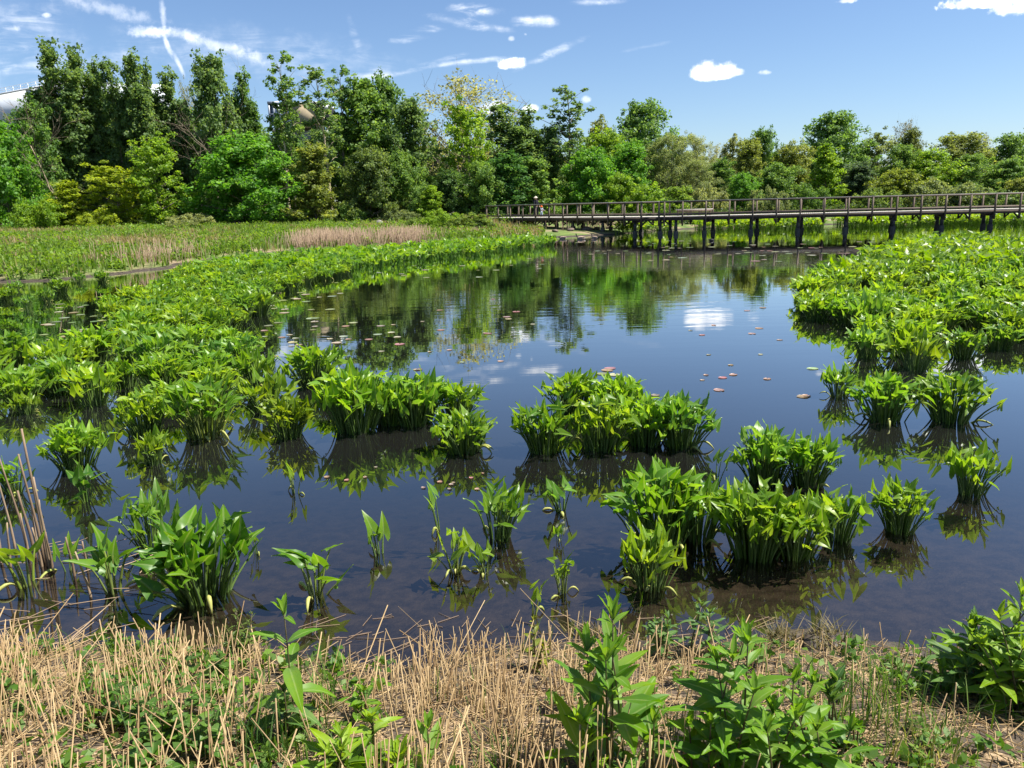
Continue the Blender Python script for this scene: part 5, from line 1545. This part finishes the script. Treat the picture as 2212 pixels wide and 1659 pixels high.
for px, py, yt, ln in ((84, 1212, 1080, .04), (100, 1220, 1060, .06), (90, 1225, 1120, -.03), (112, 1230, 1130, .02), (60, 1200, 1090, .02), (20, 1225, 1110, .12), (160, 1245, 1140, -.02), (186, 1225, 1150, .03), (196, 1290, 1170, -.12)):
    stalk(px, py, yt, ln, .006, 'short dead cattail stump in the left corner cluster', 'short cattail stumps in the left corner')

# ------------------------------------------------------------------ leafy plants on the near bank
LROWS = [(0, .06), (.10, .26), (.28, .45), (.48, .50), (.68, .40), (.85, .22), (.96, .07), (1.0, .004)]
def lance(g, P, d, N, L, Wd, rng, r, fold=.25, curl=.3, rows=LROWS):
    Y = d / np.linalg.norm(d); Z = N - Y * (N @ Y); Z /= np.linalg.norm(Z); X = np.cross(Y, Z)
    V, C, Q = [], [], []
    wv = rng.normal(size=(2, len(rows))) * .02
    for i, (y, x) in enumerate(rows):
        for j, e in enumerate((-1, -.5, 0, .5, 1)):
            z = fold * abs(e) * x * Wd / L * 1.2 - curl * y * y + wv[0 if e < 0 else 1][i] * abs(e)
            V.append(P + X * (e * x * Wd) + Y * (y * L * (1 - .12 * curl * y)) + Z * (z * L)); C.append((r, abs(e), y))
    for i in range(len(rows) - 1):
        for j in range(4):
            a = i * 5 + j; Q.append([a, a + 1, a + 6, a + 5])
    g.add(V, Q, None, C)
def leafy(seed, stems, L, Wd, nodes, el=(.15, .75), curl=.3, tipwhorl=True, r0=.0045, rows=LROWS, young=.5):
    """stems: list of (dx, dy, height, lean x, lean y)"""
    rng = np.random.default_rng(seed); SG, LG = G(), G()
    for (dx, dy, H, lx, ly) in stems:
        z = np.linspace(0, 1, 7)
        pts = np.stack([dx + lx * H * z ** 1.4, dy + ly * H * z ** 1.4, z * H - .04 * (z == 0)], 1)
        SG.tube(pts, r0 * np.linspace(1.2, .5, 7), 6, (.3, .5, .4))
        a0 = rng.random() * PI
        for i in range(nodes):
            f = .10 + .86 * (i / max(1, nodes - 1)) ** .9
            q = np.array([np.interp(f, z, pts[:, k]) for k in range(3)])
            for s in (0, 1):
                a = a0 + i * PI / 2 + s * PI + rng.normal() * .25
                e = el[0] + (el[1] - el[0]) * f + rng.normal() * .14
                sc = (1 - young * f ** 2) * rng.uniform(.75, 1.1) * (.8 + .4 * math.sin(PI * min(1, f * 1.1)))
                d = np.array([math.cos(a) * math.cos(e), math.sin(a) * math.cos(e), math.sin(e)])
                N = np.array([-math.cos(a) * math.sin(e), -math.sin(a) * math.sin(e), math.cos(e)]) + rng.normal(size=3) * .15
                lance(LG, q, d, N, L * sc, Wd * sc, rng, np.clip(.45 + rng.normal() * .2, 0, 1), rng.uniform(.1, .5), curl * rng.uniform(.5, 1.4), rows)
        if tipwhorl:
            q = pts[-1]
            for s in range(5):
                a = rng.random() * 2 * PI; e = rng.uniform(.9, 1.4)
                d = np.array([math.cos(a) * math.cos(e), math.sin(a) * math.cos(e), math.sin(e)])
                lance(LG, q - np.array([0, 0, .01]), d, np.array([-math.cos(a), -math.sin(a), .4]), L * .42 * rng.uniform(.7, 1.2), Wd * .4, rng, .6, .4, .1, rows)
    return SG, LG
def leafy_px(name, px, py, ytop, label, seed, nst, L, Wd, nodes, col, cat='plant', spread=.06, lean=.1, rz=0.0, **kw):
    p = at_ground(px, py)
    H = max(.08, atY(px, ytop, p[1])[2] - p[2])
    rng = random.Random(seed)
    if name == 'broadleaf_weed': L, Wd = L * 1.30, Wd * 1.5
    st = [(0, 0, H, 0, 0)] + [(rng.uniform(-spread, spread), rng.uniform(-spread, spread), H * rng.uniform(.5, .9), rng.uniform(-lean, lean) * 2, rng.uniform(-lean, lean) * 2) for _ in range(nst - 1)]
    sg, lg = leafy(seed, st, L, Wd, nodes, **kw)
    o = thing(name, label, cat, (p[0], p[1], p[2]), rz)
    sg.build('stem', M_STEM, o, True, (.13, .10, .045)); lg.build('foliage', M_PLANT, o, True, col)
    return o
P_GRN = (0.135, 0.265, 0.028); P_BLU = (0.11, 0.205, 0.06); P_LIM = (0.20, 0.33, 0.028)
K = leafy_px
K('broadleaf_weed', 1322, 1668, 1335, 'tall weed with paired pointed leaves at the bottom centre right', 1, 4, .18, .046, 6, P_GRN, spread=.07, lean=.06, rz=.5, curl=.15, el=(.35, .8))
K('broadleaf_weed', 1255, 1700, 1560, 'short weed with long pale leaves left of the tall weed', 2, 2, .17, .042, 3, P_LIM, spread=.05, curl=.2, el=(.5, .9))
K('broadleaf_weed', 1410, 1690, 1560, 'low leafy weed right of the tall weed', 3, 2, .15, .04, 3, P_GRN, spread=.06)
K('broadleaf_weed', 1602, 1660, 1385, 'bushy dark weed with tall shoot at the bottom right', 4, 7, .16, .040, 6, P_GRN, spread=.13, lean=.12, rz=1.2)
K('broadleaf_weed', 1700, 1690, 1470, 'bushy weed with serrated upright shoots right of the dark weed', 5, 7, .13, .034, 6, P_GRN, spread=.12, lean=.14)
K('broadleaf_weed', 1530, 1700, 1560, 'low weed clump in front of the bushy dark weed', 6, 4, .12, .034, 4, P_GRN, spread=.10, lean=.2)
K('broadleaf_weed', 640, 1590, 1322, 'tall weed with drooping broad leaves left of centre on the bank', 7, 1, .16, .044, 5, P_GRN, rz=.2, curl=.6, el=(-.1, .8))
K('broadleaf_weed', 625, 1600, 1490, 'rosette of grey-green broad leaves under the drooping weed', 8, 3, .13, .044, 3, P_BLU, spread=.05, curl=.5, el=(-.1, .6))
K('broadleaf_weed', 930, 1690, 1570, 'dark pointed shoot at the bottom edge left of the stubble', 9, 1, .12, .032, 4, P_GRN, el=(.7, 1.1), curl=.1)
K('broadleaf_weed', 870, 1700, 1640, 'broad pale leaves lying low at the bottom edge', 10, 2, .19, .05, 2, P_LIM, spread=.05, el=(.2, .6), curl=.2)
K('broadleaf_weed', 812, 1655, 1545, 'yellow-green weed with drooping tip near the bottom edge', 11, 2, .12, .03, 4, P_LIM, spread=.03, curl=.6)
K('broadleaf_weed', 745, 1690, 1590, 'spreading yellow-green weed at the bottom edge', 12, 4, .13, .028, 4, P_LIM, spread=.08, lean=.2)
K('broadleaf_weed', 790, 1545, 1490, 'small weed between stubble clumps left of centre', 13, 3, .09, .03, 3, P_GRN, spread=.05)
K('broadleaf_weed', 1440, 1420, 1335, 'slender weed at the water edge right of centre', 14, 3, .10, .022, 6, P_BLU, spread=.06, lean=.15)
K('broadleaf_weed', 1530, 1415, 1322, 'slender weed leaning right at the water edge', 15, 3, .10, .022, 6, P_BLU, spread=.08, lean=.3)
K('broadleaf_weed', 1795, 1585, 1470, 'dock-like plant with broad grey-green leaves on straw', 16, 4, .15, .05, 2, P_BLU, spread=.05, el=(.5, 1.0), curl=.25)
K('broadleaf_weed', 1850, 1620, 1570, 'round-leaved seedling in the shade on straw', 17, 2, .08, .06, 2, P_GRN, spread=.04, el=(.1, .4))
K('broadleaf_weed', 2180, 1500, 1282, 'large bright bushy weed at the right edge by the water', 18, 9, .15, .036, 7, P_LIM, spread=.17, lean=.18)
K('broadleaf_weed', 2090, 1490, 1345, 'bushy grey-green weed left of the large bright weed', 19, 7, .16, .034, 5, P_BLU, spread=.12, lean=.28)
K('broadleaf_weed', 2030, 1500, 1440, 'small weed in front of the grey-green bushy weed', 20, 4, .09, .028, 4, P_GRN, spread=.09, lean=.2)
K('broadleaf_weed', 2240, 1530, 1350, 'tall bright weed cut by the right edge', 21, 7, .14, .034, 6, P_LIM, spread=.15, lean=.2)
K('broadleaf_weed', 1155, 1440, 1338, 'small yellowish sapling among the centre stubble', 22, 2, .055, .022, 7, (.20, .23, .03), spread=.02, lean=.08)
K('broadleaf_weed', 522, 1420, 1318, 'tiny narrow-leaved shrub at the water edge behind stubble', 23, 6, .05, .009, 9, (.10, .15, .03), spread=.05, lean=.2)
RR = [(0, .06), (.12, .42), (.3, .68), (.5, .72), (.7, .52), (.87, .25), (.97, .06), (1, .004)]
for i, (px, py, yt, lab) in enumerate(((262, 1560, 1460, 'patch of round-leaved nettles left in the stubble'), (330, 1600, 1480, 'patch of round-leaved nettles in the middle of the left stubble'), (405, 1570, 1455, 'patch of dark nettle leaves right in the left stubble'),
                                       (455, 1640, 1520, 'nettle patch near the bottom edge in the left stubble'), (420, 1470, 1400, 'nettle patch at the water side of the left stubble'), (20, 1520, 1450, 'nettle leaves at the left edge of the stubble'), (310, 1690, 1600, 'nettle patch lowest in the left stubble'))):
    K('nettle_patch', px, py, yt, lab, 40 + i, 7, .055, .046, 4, (0.085, 0.175, 0.03), spread=.12, lean=.3, rows=RR, el=(.0, .4), r0=.002, tipwhorl=False)
# grass tufts and tussocks
def tuft(px, py, n, h, rad, label, col, name='grass_tuft', cat='grass tuft', lean=.5, w=.003):
    p = at_ground(px, py); rng = np.random.default_rng(int(px))
    a = rng.random(n) * 2 * PI; q = np.sqrt(rng.random(n)) * rad
    P = np.column_stack([np.cos(a) * q, np.sin(a) * q, np.zeros(n)])
    V, Q = blades(rng, P, rng.uniform(h * .5, h, n), rng.uniform(w * .6, w * 1.3, n), lean)
    g = G(); g.add(V, Q, None, np.repeat(np.column_stack([rng.random(n), np.full(n, .5), rng.random(n)]), 8, axis=0))
    o = g.build(name, M_GRASS, color=col); o.location = p
    return tag(o, label, cat)
GR = (0.10, 0.18, 0.03)
tuft(1865, 1560, 46, .30, .13, 'tall green grass tuft beside the broad grey-green plant', GR)
tuft(1930, 1500, 30, .26, .10, 'thin green grass tuft behind the tall grass tuft', GR)
tuft(1960, 1600, 70, .16, .18, 'short green grass tuft on the straw at right', GR)
tuft(2010, 1650, 60, .2, .16, 'yellowish grass tuft at the bottom edge on the right', (.22, .22, .07))
tuft(715, 1530, 26, .30, .06, 'narrow green grass tuft right of the drooping weed', GR)
tuft(690, 1640, 40, .18, .12, 'green grass tuft near the bottom edge left of centre', GR)
tuft(570, 1640, 30, .34, .10, 'dark green sedge tuft at the bottom edge in the left stubble', (.06, .13, .03), w=.004)
tuft(1480, 1600, 30, .24, .10, 'dark sedge tuft between the tall weed and bushy dark weed', (.06, .13, .03))
tuft(1090, 1660, 30, .2, .1, 'green grass tuft in the centre stubble by the bottom edge', GR)
tuft(388, 1250, 12, .55, .05, 'long bluish sedge blades left of the largest front clump', (.08, .15, .05), 'sedge', 'sedge', .25, .005)
tuft(205, 1240, 10, .4, .06, 'sedge blades beside the dead cattails', (.09, .16, .05), 'sedge', 'sedge', .3, .004)
def tussock(px, py, r, label, seed):
    p = at_ground(px, py); rng = np.random.default_rng(seed)
    o = thing('mud_tussock', label, 'tussock', (p[0], p[1], p[2]))
    g = G(); nu = 16; V = []
    for i in range(6):
        b = i / 5 * PI / 2
        for j in range(nu):
            k = 1 + .18 * rng.normal()
            V.append((r * math.cos(b) * math.cos(j * 2 * PI / nu) * k, r * .8 * math.cos(b) * math.sin(j * 2 * PI / nu) * k, r * .55 * math.sin(b) * k - .03))
    g.add(V, [[i * nu + j, i * nu + (j + 1) % nu, (i + 1) * nu + (j + 1) % nu, (i + 1) * nu + j] for i in range(5) for j in range(nu)])
    g.build('mud_mound', M_MUDM, o)
    n = 140; a = rng.random(n) * 2 * PI; q = np.sqrt(rng.random(n)) * r
    P = np.column_stack([np.cos(a) * q, np.sin(a) * q * .8, r * .5 * np.sqrt(np.clip(1 - (q / r) ** 2, 0, 1)) - .03])
    V, Q = blades(rng, P, rng.uniform(.03, .10, n), rng.uniform(.0015, .004, n), 1.2)
    g = G(); g.add(V, Q, None, np.repeat(np.column_stack([rng.random(n), np.full(n, .5), rng.random(n)]), 8, axis=0)); g.build('grass_tuft', M_GRASS, o, color=(.19, .16, .07))
M_MUDM = plain('wet_mud', (0.05, 0.038, 0.028), .6, .4, .4, 20)
tussock(1690, 1380, .09, 'small mud tussock with dead grass at the water edge, left of a larger one', 1)
tussock(1785, 1388, .14, 'larger mud tussock topped with yellow grass at the water edge', 2)
tussock(1630, 1405, .08, 'dark low mud tussock nearest the slender weeds', 3)
tussock(1265, 1372, .10, 'mud tussock with reed scraps behind the centre stubble', 4)
